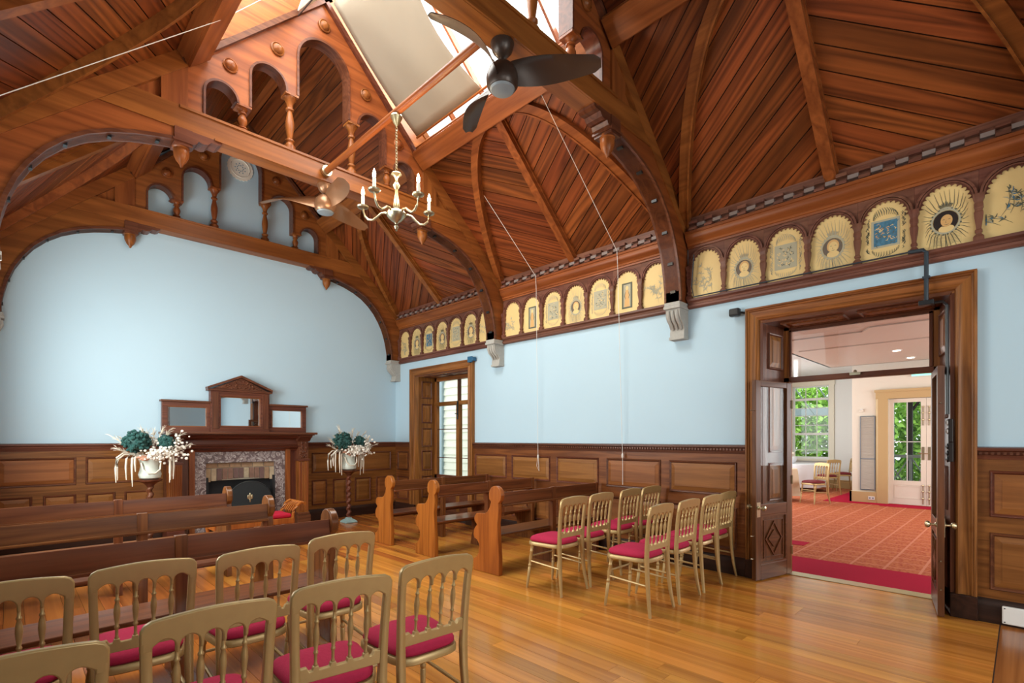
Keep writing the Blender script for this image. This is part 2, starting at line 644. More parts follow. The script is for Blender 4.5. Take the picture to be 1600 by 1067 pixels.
wall_back = struct(obj('wall_back', gable(YB, YB + 0.3), M['blue'], smooth=0))
wf = G()
wf.box(XL - 0.3, YF - 0.3, 0, XR + 0.3, YF, 0.95).box(XL - 0.3, YF - 0.3, 3.05, XR + 0.3, YF, 3.9)
wf.box(XL - 0.3, YF - 0.3, 0.95, 1.25, YF, 3.05).box(3.99, YF - 0.3, 0.95, XR + 0.3, YF, 3.05)
wf.prism([(XL - 0.3, 3.9), (XR + 0.3, 3.9), (XC, 6.9)], 'y', YF - 0.3, YF)
wall_front = struct(obj('wall_front', wf, M['blue'], smooth=0))
wl = G()
wl.box(XL - 0.3, YF, 0, XL, YB, 1.15).box(XL - 0.3, YF, 3.25, XL, YB, 4.15)
WINS = ((-2.75, -0.75), (3.41, 5.21), (5.93, 7.63))
for a, b in ((YF, WINS[0][0]), (WINS[0][1], WINS[1][0]), (WINS[1][1], WINS[2][0]), (WINS[2][1], YB)):
    wl.box(XL - 0.3, a, 1.15, XL, b, 3.25)
wall_left = struct(obj('wall_left', wl, M['blue'], smooth=0))
for k, (a, b) in enumerate(WINS):                      # sash windows of the side wall, out of the picture
    w = sroot('window_%d' % (k + 4), (XL, 0, 0))
    obj('sash_frame', G().box(-0.08, a, 1.15, -0.02, a + 0.06, 3.25).box(-0.08, b - 0.06, 1.15, -0.02, b, 3.25).box(-0.08, a, 3.19, -0.02, b, 3.25).box(-0.08, a, 1.15, -0.02, b, 1.21).box(-0.07, a, 2.17, -0.03, b, 2.23).box(-0.07, (a + b) / 2 - 0.02, 1.21, -0.03, (a + b) / 2 + 0.02, 3.19), M['redZ'], w, smooth=0)
    for c0, c1 in ((a + 0.06, (a + b) / 2 - 0.02), ((a + b) / 2 + 0.02, b - 0.06)):
        for z0, z1 in ((1.21, 2.17), (2.23, 3.19)):
            obj('pane', G().box(-0.053, c0, z0, -0.047, c1, z1), M['glass'], w, smooth=0)
w = sroot('window_7', (2.62, YF, 0))
obj('sash_frame', G().box(-1.37, -0.08, 0.95, -1.31, -0.02, 3.05).box(1.31, -0.08, 0.95, 1.37, -0.02, 3.05).box(-1.37, -0.08, 2.99, 1.37, -0.02, 3.05).box(-1.37, -0.08, 0.95, 1.37, -0.02, 1.01).box(-1.31, -0.07, 1.97, 1.31, -0.03, 2.03).box(-0.46, -0.07, 1.01, -0.42, -0.03, 2.99).box(0.42, -0.07, 1.01, 0.46, -0.03, 2.99), M['redZ'], w, smooth=0)
for c0, c1 in ((-1.31, -0.46), (-0.42, 0.42), (0.46, 1.31)):
    for z0, z1 in ((1.01, 1.97), (2.03, 2.99)):
        obj('pane', G().box(c0, -0.053, z0, c1, -0.047, z1), M['glass'], w, smooth=0)


# ---- raised-panel wainscot
def moulded(w, h, bw=0.028, proud=0.016):
    """bolection frame round a raised field, in local (x right, z up, -y towards the room), centred"""
    g = G()
    pr = [(0, 0), (0.25, proud), (0.6, proud * 0.9), (1, 0.002)]
    rings = []
    for t, p in pr:
        o = bw * t
        rings.append([(-w / 2 + o, -p, -h / 2 + o), (w / 2 - o, -p, -h / 2 + o), (w / 2 - o, -p, h / 2 - o), (-w / 2 + o, -p, h / 2 - o)])
    v = [p for r in rings for p in r]
    f = []
    for i in range(len(rings) - 1):
        for k in range(4):
            f.append((i * 4 + k, i * 4 + (k + 1) % 4, (i + 1) * 4 + (k + 1) % 4, (i + 1) * 4 + k))
    return g.add(v, f)


def field(w, h, inset=0.028, ch=0.045, proud=0.012):
    a, b = w / 2 - inset, h / 2 - inset
    ch = min(ch, a * 0.5, b * 0.5)
    v = [(-a, -0.002, -b), (a, -0.002, -b), (a, -0.002, b), (-a, -0.002, b)]
    v += [(-a + ch, -proud, -b + ch), (a - ch, -proud, -b + ch), (a - ch, -proud, b - ch), (-a + ch, -proud, b - ch)]
    v += [(-a + ch, -proud - 0.003, -b + ch), (a - ch, -proud - 0.003, -b + ch), (a - ch, -proud - 0.003, b - ch), (-a + ch, -proud - 0.003, b - ch)]
    f = [(i, (i + 1) % 4, 4 + (i + 1) % 4, 4 + i) for i in range(4)] + [(4 + i, 4 + (i + 1) % 4, 8 + (i + 1) % 4, 8 + i) for i in range(4)] + [(8, 9, 10, 11)]
    return G().add(v, f)


pan_cache = {}


def raised_panel(parent, loc, rz, w, h, fm=None, mm=None, name='panel', rot=None):
    key = (round(w, 3), round(h, 3), (fm or M['panelf']).name, (mm or M['redX']).name)
    if key not in pan_cache:
        pan_cache[key] = (field(w, h).mesh(name, [fm or M['panelf']], 0), moulded(w, h).mesh('panel_moulding', [mm or M['redX']], 0))
    a, b = pan_cache[key]
    p = obj(name, a, parent=parent, loc=loc, rot=rot or (0, 0, rz))
    obj('panel_moulding', b, parent=p)
    return p


def split(a, b, n, gap):
    w = (b - a - gap * (n - 1)) / n
    return [(a + i * (w + gap), a + i * (w + gap) + w) for i in range(n)]


def wainscot(name, origin, rz, x0, x1, uppers, lowers, dent=True):
    """local x along the wall, -y into the room; uppers/lowers = list of (x0,x1) panel spans"""
    t = sroot(name, origin)
    t.rotation_euler = (0, 0, rz)
    obj('frame_boards', G().box(x0, -0.022, 0.18, x1, 0.0, 1.31), M['oakX'], t, smooth=0)
    obj('baseboard', G().prism([(0, 0), (-0.045, 0), (-0.045, 0.13), (-0.035, 0.17), (-0.024, 0.19), (0, 0.19)], 'x', x0, x1), M['skirt'], t)
    cap = [(0, 1.285), (-0.030, 1.285), (-0.034, 1.318), (-0.040, 1.322), (-0.042, 1.345), (-0.060, 1.355), (-0.060, 1.375), (-0.02, 1.385), (0, 1.385)]
    obj('dado_cap', G().prism(cap, 'x', x0, x1), M['redX'], t)
    if dent:
        g = G()
        n = int((x1 - x0) / 0.035)
        for i in range(n):
            a = x0 + (i + 0.25) * (x1 - x0) / n
            g.box(a, -0.050, 1.322, a + 0.018, -0.041, 1.344)
        d = obj('dentil_band', g, M['redX'], t, smooth=0)
        d['kind'] = 'stuff'
    for a, b in uppers:
        raised_panel(t, ((a + b) / 2, -0.022, 1.015), 0, b - a, 0.365)
    for a, b in lowers:
        raised_panel(t, ((a + b) / 2, -0.022, 0.485), 0, b - a, 0.45)
    return t


# right wall: local x runs along -y  (rz = -90deg: local x -> -Y, local -y -> -X)
up = [(-b, -a) for a, b in [(2.147, 2.928), (3.035, 3.808), (3.928, 4.652), (4.771, 5.553), (5.666, 6.414)]]
lo = []
for a, b in up:
    lo += split(a, b, 2, 0.11)
RW = (XR, 0, 0)
wainscot('trim_1', RW, R(-90), -6.455, -2.05, up, lo)
wainscot('trim_2', RW, R(-90), -8.86, -8.32, [(-8.78, -8.40)], [(-8.78, -8.40)], False)
up2 = split(-0.192, 3.30, 4, 0.11)
wainscot('trim_3', RW, R(-90), -0.262, 3.40, up2, up2)
# back wall (rz = 0)
BW = (0, YB, 0)
wainscot('trim_4', BW, 0, XL, 1.60, [(-0.12, 0.63), (0.725, 1.46)], split(-0.12, 0.63, 2, 0.10) + split(0.725, 1.46, 2, 0.10), False)
wainscot('trim_5', BW, 0, 3.66, XR, [(3.80, 4.47), (4.62, 5.40)], split(3.80, 4.47, 2, 0.11) + split(4.62, 5.40, 2, 0.11), False)
# plain dado on the two unseen sides
trim6 = sroot('trim_6')
obj('dado_boards', G().box(XL, YF, 0, XL + 0.03, YB, 0.88).box(XL, YF, 0.86, XL + 0.06, YB, 0.90), M['oakY'], trim6, smooth=0)
obj('dado_boards', G().box(XL, YF, 0, XR, YF + 0.03, 0.93).box(XL, YF, 0.91, XR, YF + 0.06, 0.95), M['oakX'], trim6, smooth=0)


# ================================================================== CEILING
def slope_pt(side, y, s, n):
    return Vector((XC + side * (s * CA + n * SA), y, APEX - s * SA + n * CA))


S_P0, S_P1 = 1.30 / CA, 1.46 / CA      # purlin band along the slope
S_W = 2.92 / CA                        # wall end of the slope
BAYS = [(-0.165, 2.70, -1), (2.88, 5.745, 1), (5.925, 8.72, -1), (-3.39, -0.345, 0)]


def slab(g, side, y0, y1, s0, s1, n0, n1, m=0):
    v = [slope_pt(side, y, s, n) for n in (n0, n1) for (y, s) in ((y0, s0), (y1, s0), (y1, s1), (y0, s1))]
    g.add(v, [(0, 1, 2, 3), (7, 6, 5, 4), (0, 4, 5, 1), (1, 5, 6, 2), (2, 6, 7, 3), (3, 7, 4, 0)], m)


g = G()
for sd in (-1, 1):
    slab(g, sd, YF - 0.2, YB + 0.2, S_P0, S_W + 0.3, 0.021, 0.09)
    slab(g, sd, YF - 0.2, 2.80, 0.0, S_P0, 0.021, 0.09)
    slab(g, sd, 5.83, YB + 0.2, 0.0, S_P0, 0.021, 0.09)
ceiling = struct(obj('ceiling', g, M['groove'], smooth=0))


def clip(poly, f):
    out = []
    for i in range(len(poly)):
        a, b = poly[i - 1], poly[i]
        fa, fb = f(a), f(b)
        if fb >= 0:
            if fa < 0:
                t = fa / (fa - fb)
                out.append((a[0] + (b[0] - a[0]) * t, a[1] + (b[1] - a[1]) * t))
            out.append(b)
        elif fa >= 0:
            t = fa / (fa - fb)
            out.append((a[0] + (b[0] - a[0]) * t, a[1] + (b[1] - a[1]) * t))
    return out


BWID = 0.165


def board_field(side, y0, y1, s0, s1, ang):
    """single boards laid at an angle over a rectangle (y,s) of one slope"""
    d = (math.cos(ang), math.sin(ang))
    n = (-d[1], d[0])
    cs = [(y0, s0), (y1, s0), (y1, s1), (y0, s1)]
    lo_ = min(c[0] * n[0] + c[1] * n[1] for c in cs)
    hi_ = max(c[0] * n[0] + c[1] * n[1] for c in cs)
    k = 0
    q = lo_ - 0.04
    while q < hi_:
        c0, c1 = q + 0.0045, q + BWID - 0.0045
        quad = [(d[0] * t + n[0] * c, d[1] * t + n[1] * c) for t, c in ((-30, c0), (30, c0), (30, c1), (-30, c1))]
        for f in (lambda p: p[0] - y0, lambda p: y1 - p[0], lambda p: p[1] - s0, lambda p: s1 - p[1]):
            if quad:
                quad = clip(quad, f)
        q += BWID
        if len(quad) < 3:
            continue
        area = 0.5 * abs(sum(quad[i - 1][0] * quad[i][1] - quad[i][0] * quad[i - 1][1] for i in range(len(quad))))
        if area < 0.002:
            continue
        cx = sum(p[0] for p in quad) / len(quad)
        cy = sum(p[1] for p in quad) / len(quad)
        loc = [((p[0] - cx) * d[0] + (p[1] - cy) * d[1], (p[0] - cx) * n[0] + (p[1] - cy) * n[1]) for p in quad]
        o = obj('ceiling_board', G().prism(loc, 'z', 0, 0.018), M['board'], smooth=0)
        ex = Vector((0, 1, 0)) * d[0] + Vector((side * CA, 0, -SA)) * d[1]
        ey = Vector((0, 1, 0)) * n[0] + Vector((side * CA, 0, -SA)) * n[1]
        ez = Vector((side * SA, 0, CA))
        mt = Matrix.Identity(4)
        for i_, e in enumerate((ex, ey, ez)):
            mt[0][i_], mt[1][i_], mt[2][i_] = e.x, e.y, e.z
        mt.translation = slope_pt(side, cx, cy, 0)
        o.matrix_world = mt
        o.parent = ceiling


for sd in (-1, 1):
    for (a, b, mode) in BAYS:
        c = (a + b) / 2
        th = R(36) if mode < 0 else R(-31)
        if mode == 0 and sd < 0:
            continue
        board_field(sd, c, b, S_P1, S_W, th)
        board_field(sd, a, c, S_P1, S_W, -th)
        if mode <= 0:
            board_field(sd, a, b, 0.02, S_P0, 0.0)
        # centre rib
        g = G()
        slab(g, sd, c - 0.05, c + 0.05, S_P1 - 0.02, S_W, -0.085, 0.0)
        slab(g, sd, c - 0.062, c + 0.062, S_P1 - 0.02, S_W, -0.030, 0.0)
        obj('ceiling_rib', g, M['trussX'], ceiling, smooth=0)
        # curved wind braces
        A = (b - a) / 2 - 0.03
        for e in (-1, 1):
            path = []
            for i in range(19):
                q = i / 18
                aa = 0.03 + (A - 0.03) * q
                path.append((c + e * aa, S_P1 + (S_W - S_P1 - 0.02) * q ** 2.1))
            g = G()
            g.ribbon(path, 0.11 * e * -1, 'z', 0, 1)
            g.ribbon([(p[0], p[1]) for p in path], 0.018 * e * -1, 'z', 1, 1.25)
            g.v = [slope_pt(sd, p[0], p[1], -0.075 * p[2])[:] for p in g.v]
            obj('curved_brace', g, M['trussY'], ceiling)

# ---- purlins, one per bay and side
for sd in (-1, 1):
    for (a, b, mode) in BAYS:
        g = G()
        slab(g, sd, a, b, S_P0, S_P1 + 0.02, -0.16, -0.001)
        slab(g, sd, a, b, S_P0 - 0.012, S_P1 + 0.03, -0.13, -0.10)
        obj('purlin', g, M['trussY'], ceiling, smooth=0)

# ---- skylight over the middle bay
GL = 0.30                                    # glass stands this far outside the board plane
for i, sd in enumerate((-1, 1)):
    w = sroot('window_%d' % (i + 1))
    # curb boards
    g = G()
    slab(g, sd, 2.80, 5.83, S_P0 - 0.03, S_P0, 0.0, GL + 0.05)
    obj('curb_board', g, M['trussY'], w, smooth=0)
    for yy in (2.80, 5.83):
        g = G()
        slab(g, sd, yy - 0.03, yy + 0.03, -0.15, S_P0, -0.02, GL + 0.05)
        obj('end_board', g, M['trussX'], w, smooth=0)
    ys = [2.83 + (5.80 - 2.83) * k / 5 for k in range(6)]
    for k in range(5):
        g = G()
        slab(g, sd, ys[k] + 0.012, ys[k + 1] - 0.012, 0.0, S_P0 - 0.03, GL - 0.003, GL + 0.003)
        obj('pane', g, M['glass'], w, smooth=0)
    for k in range(6):
        g = G()
        slab(g, sd, ys[k] - 0.014, ys[k] + 0.014, 0.0, S_P0 - 0.03, GL - 0.05, GL + 0.02)
        obj('glazing_bar', g, M['trussX'], w, smooth=0)
ridge = struct(obj('beam_ridge', G().box(XC - 0.05, 2.8, APEX + 0.18, XC + 0.05, 5.83, APEX + 0.40), M['trussY'], smooth=0))

for a, b in ((YF, 2.80), (5.83, YB)):
    struct(obj('beam_ridge', G().box(XC - 0.06, a, APEX - 0.16, XC + 0.06, b, APEX + 0.12), M['trussY'], smooth=0))

# ---- canvas blind drawn over the right-hand skylight slope
bl = thing('canvas_blind', 'wide beige canvas blind drawn under the skylight slope behind the chandelier', 'blind', slope_pt(1, 5.0, 0.9, 0.05))
g = G()
ny, ns = 16, 14
verts = []
for j in range(ns + 1):
    s_ = 0.06 + (1.66 - 0.06) * j / ns
    ye = 4.38 + 0.16 * math.sin(math.pi * (j / ns)) + 0.05 * (j / ns)
    for i in range(ny + 1):
        yy = ye + (5.735 - ye) * i / ny
        sag = -0.045 * math.sin(math.pi * j / ns) + 0.010 * math.sin(9 * yy + 3 * s_) * (j / ns)
        verts.append(slope_pt(1, yy, s_, 0.075 + sag))
fs = [(j * (ny + 1) + i, j * (ny + 1) + i + 1, (j + 1) * (ny + 1) + i + 1, (j + 1) * (ny + 1) + i) for j in range(ns) for i in range(ny)]
o0 = Vector(bl.location)
g.add([v - o0 for v in verts], fs)
c_ = obj('cloth', g, M['canvas'], bl)
so = c_.modifiers.new('thick', 'SOLIDIFY')
so.thickness = 0.004
pth = [slope_pt(1, 4.30 + 1.43 * i / 4, 1.665, 0.06) - o0 for i in range(5)]
obj('batten', G().tube(pth, 0.014, 8), M['trussY'], bl)
# folded end of the blind on the other slope
bl2 = thing('folded_blind', 'pale pointed end of a folded blind at the top edge of the picture', 'blind', slope_pt(-1, 5.2, 0.35, 0.0))
o0 = Vector(bl2.location)
p0, p1 = slope_pt(-1, 5.72, 0.46, -0.02), slope_pt(-1, 4.2, 0.30, -0.06)
pts = [p0 + (p1 - p0) * t for t in (0, 0.1, 0.25, 0.5, 0.75, 1)]
obj('cloth', G().tube([p - o0 for p in pts], [0.008, 0.045, 0.075, 0.10, 0.11, 0.11], 9), M['pampas'], bl2)
obj('batten', G().tube([p - o0 + Vector((0, 0, -0.06)) for p in pts], 0.008, 6), M['dark'], bl2)

# ================================================================== ROOF TRUSSES
ARCH = [(2.69, 2.99), (2.69, 3.10), (2.665, 3.25), (2.63, 3.40), (2.575, 3.56), (2.50, 3.71), (2.40, 3.86), (2.28, 3.99), (2.14, 4.10), (1.98, 4.185), (1.80, 4.25), (1.62, 4.295), (1.50, 4.32)]
TT = 0.18
ZB = 2.99


def rline(dx, off=0.0):
    return APEX - TAN * dx - off


def panel_outline():
    """half outline (dx>=0) of the pierced spandrel, from the outer foot round under the arches"""
    o = [(1.23, 4.68), (1.23, 4.94)] + arc(1.08, 4.94, 0.15, 0, 180, 10)[1:] + [(0.93, 4.955), (0.80, 4.955), (0.80, 5.32)]
    o += arc(0.6175, 5.32, 0.1825, 0, 180, 12)[1:] + [(0.435, 5.31), (0.30, 5.31), (0.30, 5.78)] + arc(0, 5.78, 0.30, 0, 90, 9)[1:]
    return o


def baluster_profile(h, r):
    ps = [(1.25, 0), (1.25, .10), (1.0, .11), (.72, .16), (1.0, .19), (1.0, .21), (.55, .24), (.78, .34), (.98, .46), (.95, .54), (.6, .68), (.52, .72), (.9, .74), (.9, .77), (.62, .79), (.75, .86), (1.2, .93), (1.45, .95), (1.45, 1.0)]
    return [(r * a, h * b) for a, b in ps]


def acorn(g, c, s=1.0):
    pr = [(0.075, 0), (0.08, -0.02), (0.066, -0.035), (0.07, -0.06), (0.066, -0.10), (0.045, -0.15), (0.018, -0.185), (0.014, -0.20), (0.004, -0.21)]
    g.lathe([(r * s, h * s) for r, h in pr], c, 14)


def build_truss(idx, y0, label):
    T = thing('roof_truss', label, 'truss', (XC, y0, ZB), group='arched roof trusses')

    def P(name, g, m, smooth=35, bevel=0):
        g.v = [(x, yy, z - ZB) for x, yy, z in g.v]
        return obj(name, g, m, T, smooth=smooth, bevel=bevel)
    # tie beam with bead mouldings
    g = G().prism([(-2.062, 4.45), (2.062, 4.45), (1.815, 4.68), (-1.815, 4.68)], 'y', 0.003, TT - 0.003)
    g.box(-1.15, -0.014, 4.452, 1.15, TT + 0.014, 4.475).box(-1.45, -0.012, 4.655, 1.45, TT + 0.012, 4.68)
    P('tie_beam', g, M['trussX'], 0)
    for s in (-1, 1):
        def X(poly):
            return [(s * p[0], p[1]) for p in poly]
        P('rafter', G().prism(X([(2.92, rline(2.92)), (1.38, rline(1.38)), (1.38, rline(1.38, .20)), (2.92, rline(2.92, .20))]), 'y', 0, TT), M['trussX'], 0)
        br = [(2.90, 2.99), (2.90, rline(2.90, .19)), (2.08, rline(2.08, .19)), (2.07, 4.449), (1.48, 4.449)] + ARCH[::-1]
        P('arched_brace', G().prism(X(br), 'y', 0.012, TT - 0.012), M['trussX'], 0)
        off = []
        P('arch_moulding', G().ribbon(X(ARCH), 0.032 * (1 if s < 0 else -1), 'y', -0.012, TT + 0.012), M['redX'])
        # post and infill triangle
        P('side_post', G().box(min(s * 1.38, s * 1.60), 0.006, 4.68, max(s * 1.38, s * 1.60), TT - 0.006, 5.13).prism(X([(1.38, 5.12), (1.60, 4.92), (1.60, 5.12)]), 'y', .006, TT - .006), M['trussZ'], 0)
        P('infill_panel', G().prism(X([(1.60, 4.68), (1.86, 4.68), (1.60, 4.93)]), 'y', 0.05, TT - 0.05), M['trussZ'], 0)
        # pendant with scrolled bracket
        g = G().box(s * 1.42 - 0.075, -0.008, 4.30, s * 1.42 + 0.075, TT + 0.008, 4.46)
        g.box(s * 1.42 - 0.09, -0.02, 4.325, s * 1.42 + 0.09, TT + 0.02, 4.345)
        sc_ = [(1.35, 4.46), (1.35, 4.33), (1.31, 4.35), (1.29, 4.385), (1.25, 4.375), (1.21, 4.385), (1.18, 4.42), (1.12, 4.415), (1.09, 4.43), (1.08, 4.46)]
        g.prism(X(sc_), 'y', 0.0, TT)
        P('pendant_bracket', g, M['redX'], 0)
        g = G()
        acorn(g, (s * 1.42, TT / 2, 4.325))
        # flutes: widen alternately
        P('pendant_drop', g, M['trussZ'])
        for bx, bz in ((1.0, 5.30), (0.53, 5.725)):
            gb = G()
            gb.lathe([(0.072, 0), (0.072, 0.012), (0.06, 0.02), (0.055, 0.012), (0.045, 0.03), (0.028, 0.042), (0.004, 0.047)], n=16)
            gb.v = [(s * bx + x, 0.025 - z, bz + y) for x, y, z in gb.v]
            P('boss', gb, M['trussZ'])
        # cap moulding along the sloping top of the spandrel
        P('raking_moulding', G().ribbon(X([(1.40, 5.10), (0.0, 6.53)]), -0.05 * s, 'y', -0.02, TT + 0.02), M['redX'], 0)
        for (bx, zt) in ((0.866, 4.955), (0.372, 5.31)):
            g = G().lathe(baluster_profile(zt - 4.68, 0.049), (s * bx, TT / 2, 4.68), 12)
            g.box(s * bx - 0.062, TT / 2 - 0.062, 4.68, s * bx + 0.062, TT / 2 + 0.062, 4.70)
            g.box(s * bx - 0.072, TT / 2 - 0.075, zt - 0.022, s * bx + 0.072, TT / 2 + 0.075, zt)
            P('baluster', g, M['trussZ'])
        for k in (1, 3, 5, 7, 9, 11):
            p = ARCH[k]
            P('lamp_clip', G().box(s * p[0] - 0.014, 0.05, p[1] - 0.018, s * p[0] + 0.014, 0.11, p[1] + 0.012), M['black'], 0)
    ho = panel_outline()
    outline = [(1.38, 4.68)] + ho + [(-p[0], p[1]) for p in ho[::-1][1:]] + [(-1.38, 4.68), (-1.38, 5.12), (0, 6.55), (1.38, 5.12)]
    P('pierced_spandrel', G().prism(outline, 'y', 0.03, TT - 0.03), M['trussX'], 0)
    # beads round the five arches
    for s in (-1, 1):
        for path in ([(1.225, 4.69), (1.225, 4.94)] + arc(1.08, 4.94, 0.145, 0, 180, 14) + [(0.935, 4.95)],
                     [(0.795, 4.96), (0.795, 5.32)] + arc(0.6175, 5.32, 0.1775, 0, 180, 16) + [(0.440, 5.31)]):
            P('arch_bead', G().ribbon([(s * p[0], p[1]) for p in path], -0.022 * s, 'y', 0.012, TT - 0.012), M['redX'])
    P('arch_bead', G().ribbon([(0.295, 5.315), (0.295, 5.78)] + arc(0, 5.78, 0.295, 0, 180, 24) + [(-0.295, 5.315)], -0.024, 'y', 0.012, TT - 0.012), M['redX'])
    gb = G()
    gb.lathe([(0.072, 0), (0.072, 0.012), (0.06, 0.02), (0.055, 0.012), (0.045, 0.03), (0.028, 0.042), (0.004, 0.047)], n=16)
    gb.v = [(x, 0.025 - z, 6.28 + y) for x, y, z in gb.v]
    P('boss', gb, M['trussZ'])
    return T


build_truss(0, TY[0][0], 'arched roof truss lying against the blue fireplace wall')
build_truss(1, TY[1][0], 'arched roof truss with pierced spandrel just behind the chandelier')
build_truss(2, TY[2][0], 'dark arched roof truss overhead that carries the large silhouetted ceiling fan')


build_truss(3, -0.345, 'arched roof truss just beyond the picture edge past the wide doorway')


# ---- stone corbels
def corbel(label, x, y, side):
    t = thing('stone_corbel', label, 'corbel', (x, y, 2.60), 0 if side > 0 else math.pi, 'stone corbels under the trusses')
    # side view polygon (u = out from wall, z) ; room is towards -x
    pr = [(0, 0.0), (-0.10, 0.0), (-0.105, 0.05), (-0.095, 0.10), (-0.13, 0.15), (-0.18, 0.19), (-0.205, 0.24), (-0.205, 0.31), (0, 0.31)]
    g = G().prism(pr, 'y', -0.085, 0.085)
    g.v = [(a, b, c) for a, b, c in g.v]
    obj('bracket', g, M['stone'], t, smooth=30)
    obj('abacus', G().box(-0.235, -0.10, 0.31, 0, 0.10, 0.345).box(-0.225, -0.094, 0.345, 0, 0.094, 0.385), M['stone'], t, smooth=0, bevel=0.006)
    for k in (-1, 0, 1):
        path = [(-0.10, k * 0.05, 0.09), (-0.135, k * 0.05, 0.145), (-0.185, k * 0.05, 0.185), (-0.21, k * 0.05, 0.24), (-0.21, k * 0.05, 0.29)]
        obj('reeding', G().tube(path, [0.012, 0.018, 0.02, 0.02, 0.014], 7), M['stone'], t)
        obj('stud', G().ball((-0.207, k * 0.05, 0.275), 0.012, n=8, k=5), M['stone'], t)
    obj('foot_fillet', G().box(-0.118, -0.09, -0.02, 0, 0.09, 0.012), M['stone'], t, smooth=0)
    return t


cl = {0: 'small stone corbel in the corner beside the narrow doorway', 1: 'stone corbel above the wall between the narrow doorway and blue wall', 2: 'large reeded stone corbel beside the wide doorway'}
for i, (a, b) in enumerate(TY):
    corbel(cl[i], XR, (a + b) / 2, 1)
corbel('stone corbel beyond the picture edge past the wide doorway', XR, -0.255, 1)
corbel('pale stone corbel at the far edge of the fireplace wall', XL, 8.81, -1)
corbel('pale stone corbel at the picture edge under the second truss', XL, 5.835, -1)


# ================================================================== PAINTED FRIEZE (right wall)
def stroke(g, pts, w, x, m):
    """flat tapering pen stroke in the (y,z) plane at depth x"""
    pts = [(max(-.160, min(.160, p[0])), min(p[1], 3.385 + math.sqrt(max(0.0, .140 ** 2 - min(p[0] ** 2, .0190))) )) for p in pts]
    n = len(pts)
    v, f = [], []
    for i, p in enumerate(pts):
        a, b = pts[max(0, i - 1)], pts[min(n - 1, i + 1)]
        dx, dz = b[0] - a[0], b[1] - a[1]
        L_ = math.hypot(dx, dz) or 1
        ww = w * (0.35 + 0.65 * (1 - abs(2 * i / max(1, n - 1) - 1)))
        v += [(x, p[0] - dz / L_ * ww, p[1] + dx / L_ * ww), (x, p[0] + dz / L_ * ww, p[1] - dx / L_ * ww)]
    for i in range(n - 1):
        f.append((2 * i, 2 * i + 1, 2 * i + 3, 2 * i + 2))
    g.add(v, f, m)


def disc(g, cy, cz, ry, rz, x, m, n=20):
    g.add([(x, cy + ry * math.cos(2 * math.pi * k / n), cz + rz * math.sin(2 * math.pi * k / n)) for k in range(n)], [tuple(range(n))], m)


def ringm(g, cy, cz, r0, r1, x, m, n=24, ez=1.1):
    v = []
    for k in range(n):
        a = 2 * math.pi * k / n
        v += [(x, cy + r0 * math.cos(a), cz + r0 * ez * math.sin(a)), (x, cy + r1 * math.cos(a), cz + r1 * ez * math.sin(a))]
    g.add(v, [(2 * k, 2 * k + 1, 2 * ((k + 1) % n) + 1, 2 * ((k + 1) % n)) for k in range(n)], m)


M['inkmid'] = plain('brown_wash', (0.13, 0.10, 0.075), 0.7)
PM = [M['ink'], M['inkpale'], M['inkblue'], M['face'], M['dark'], M['parch'], M['inkmid']]


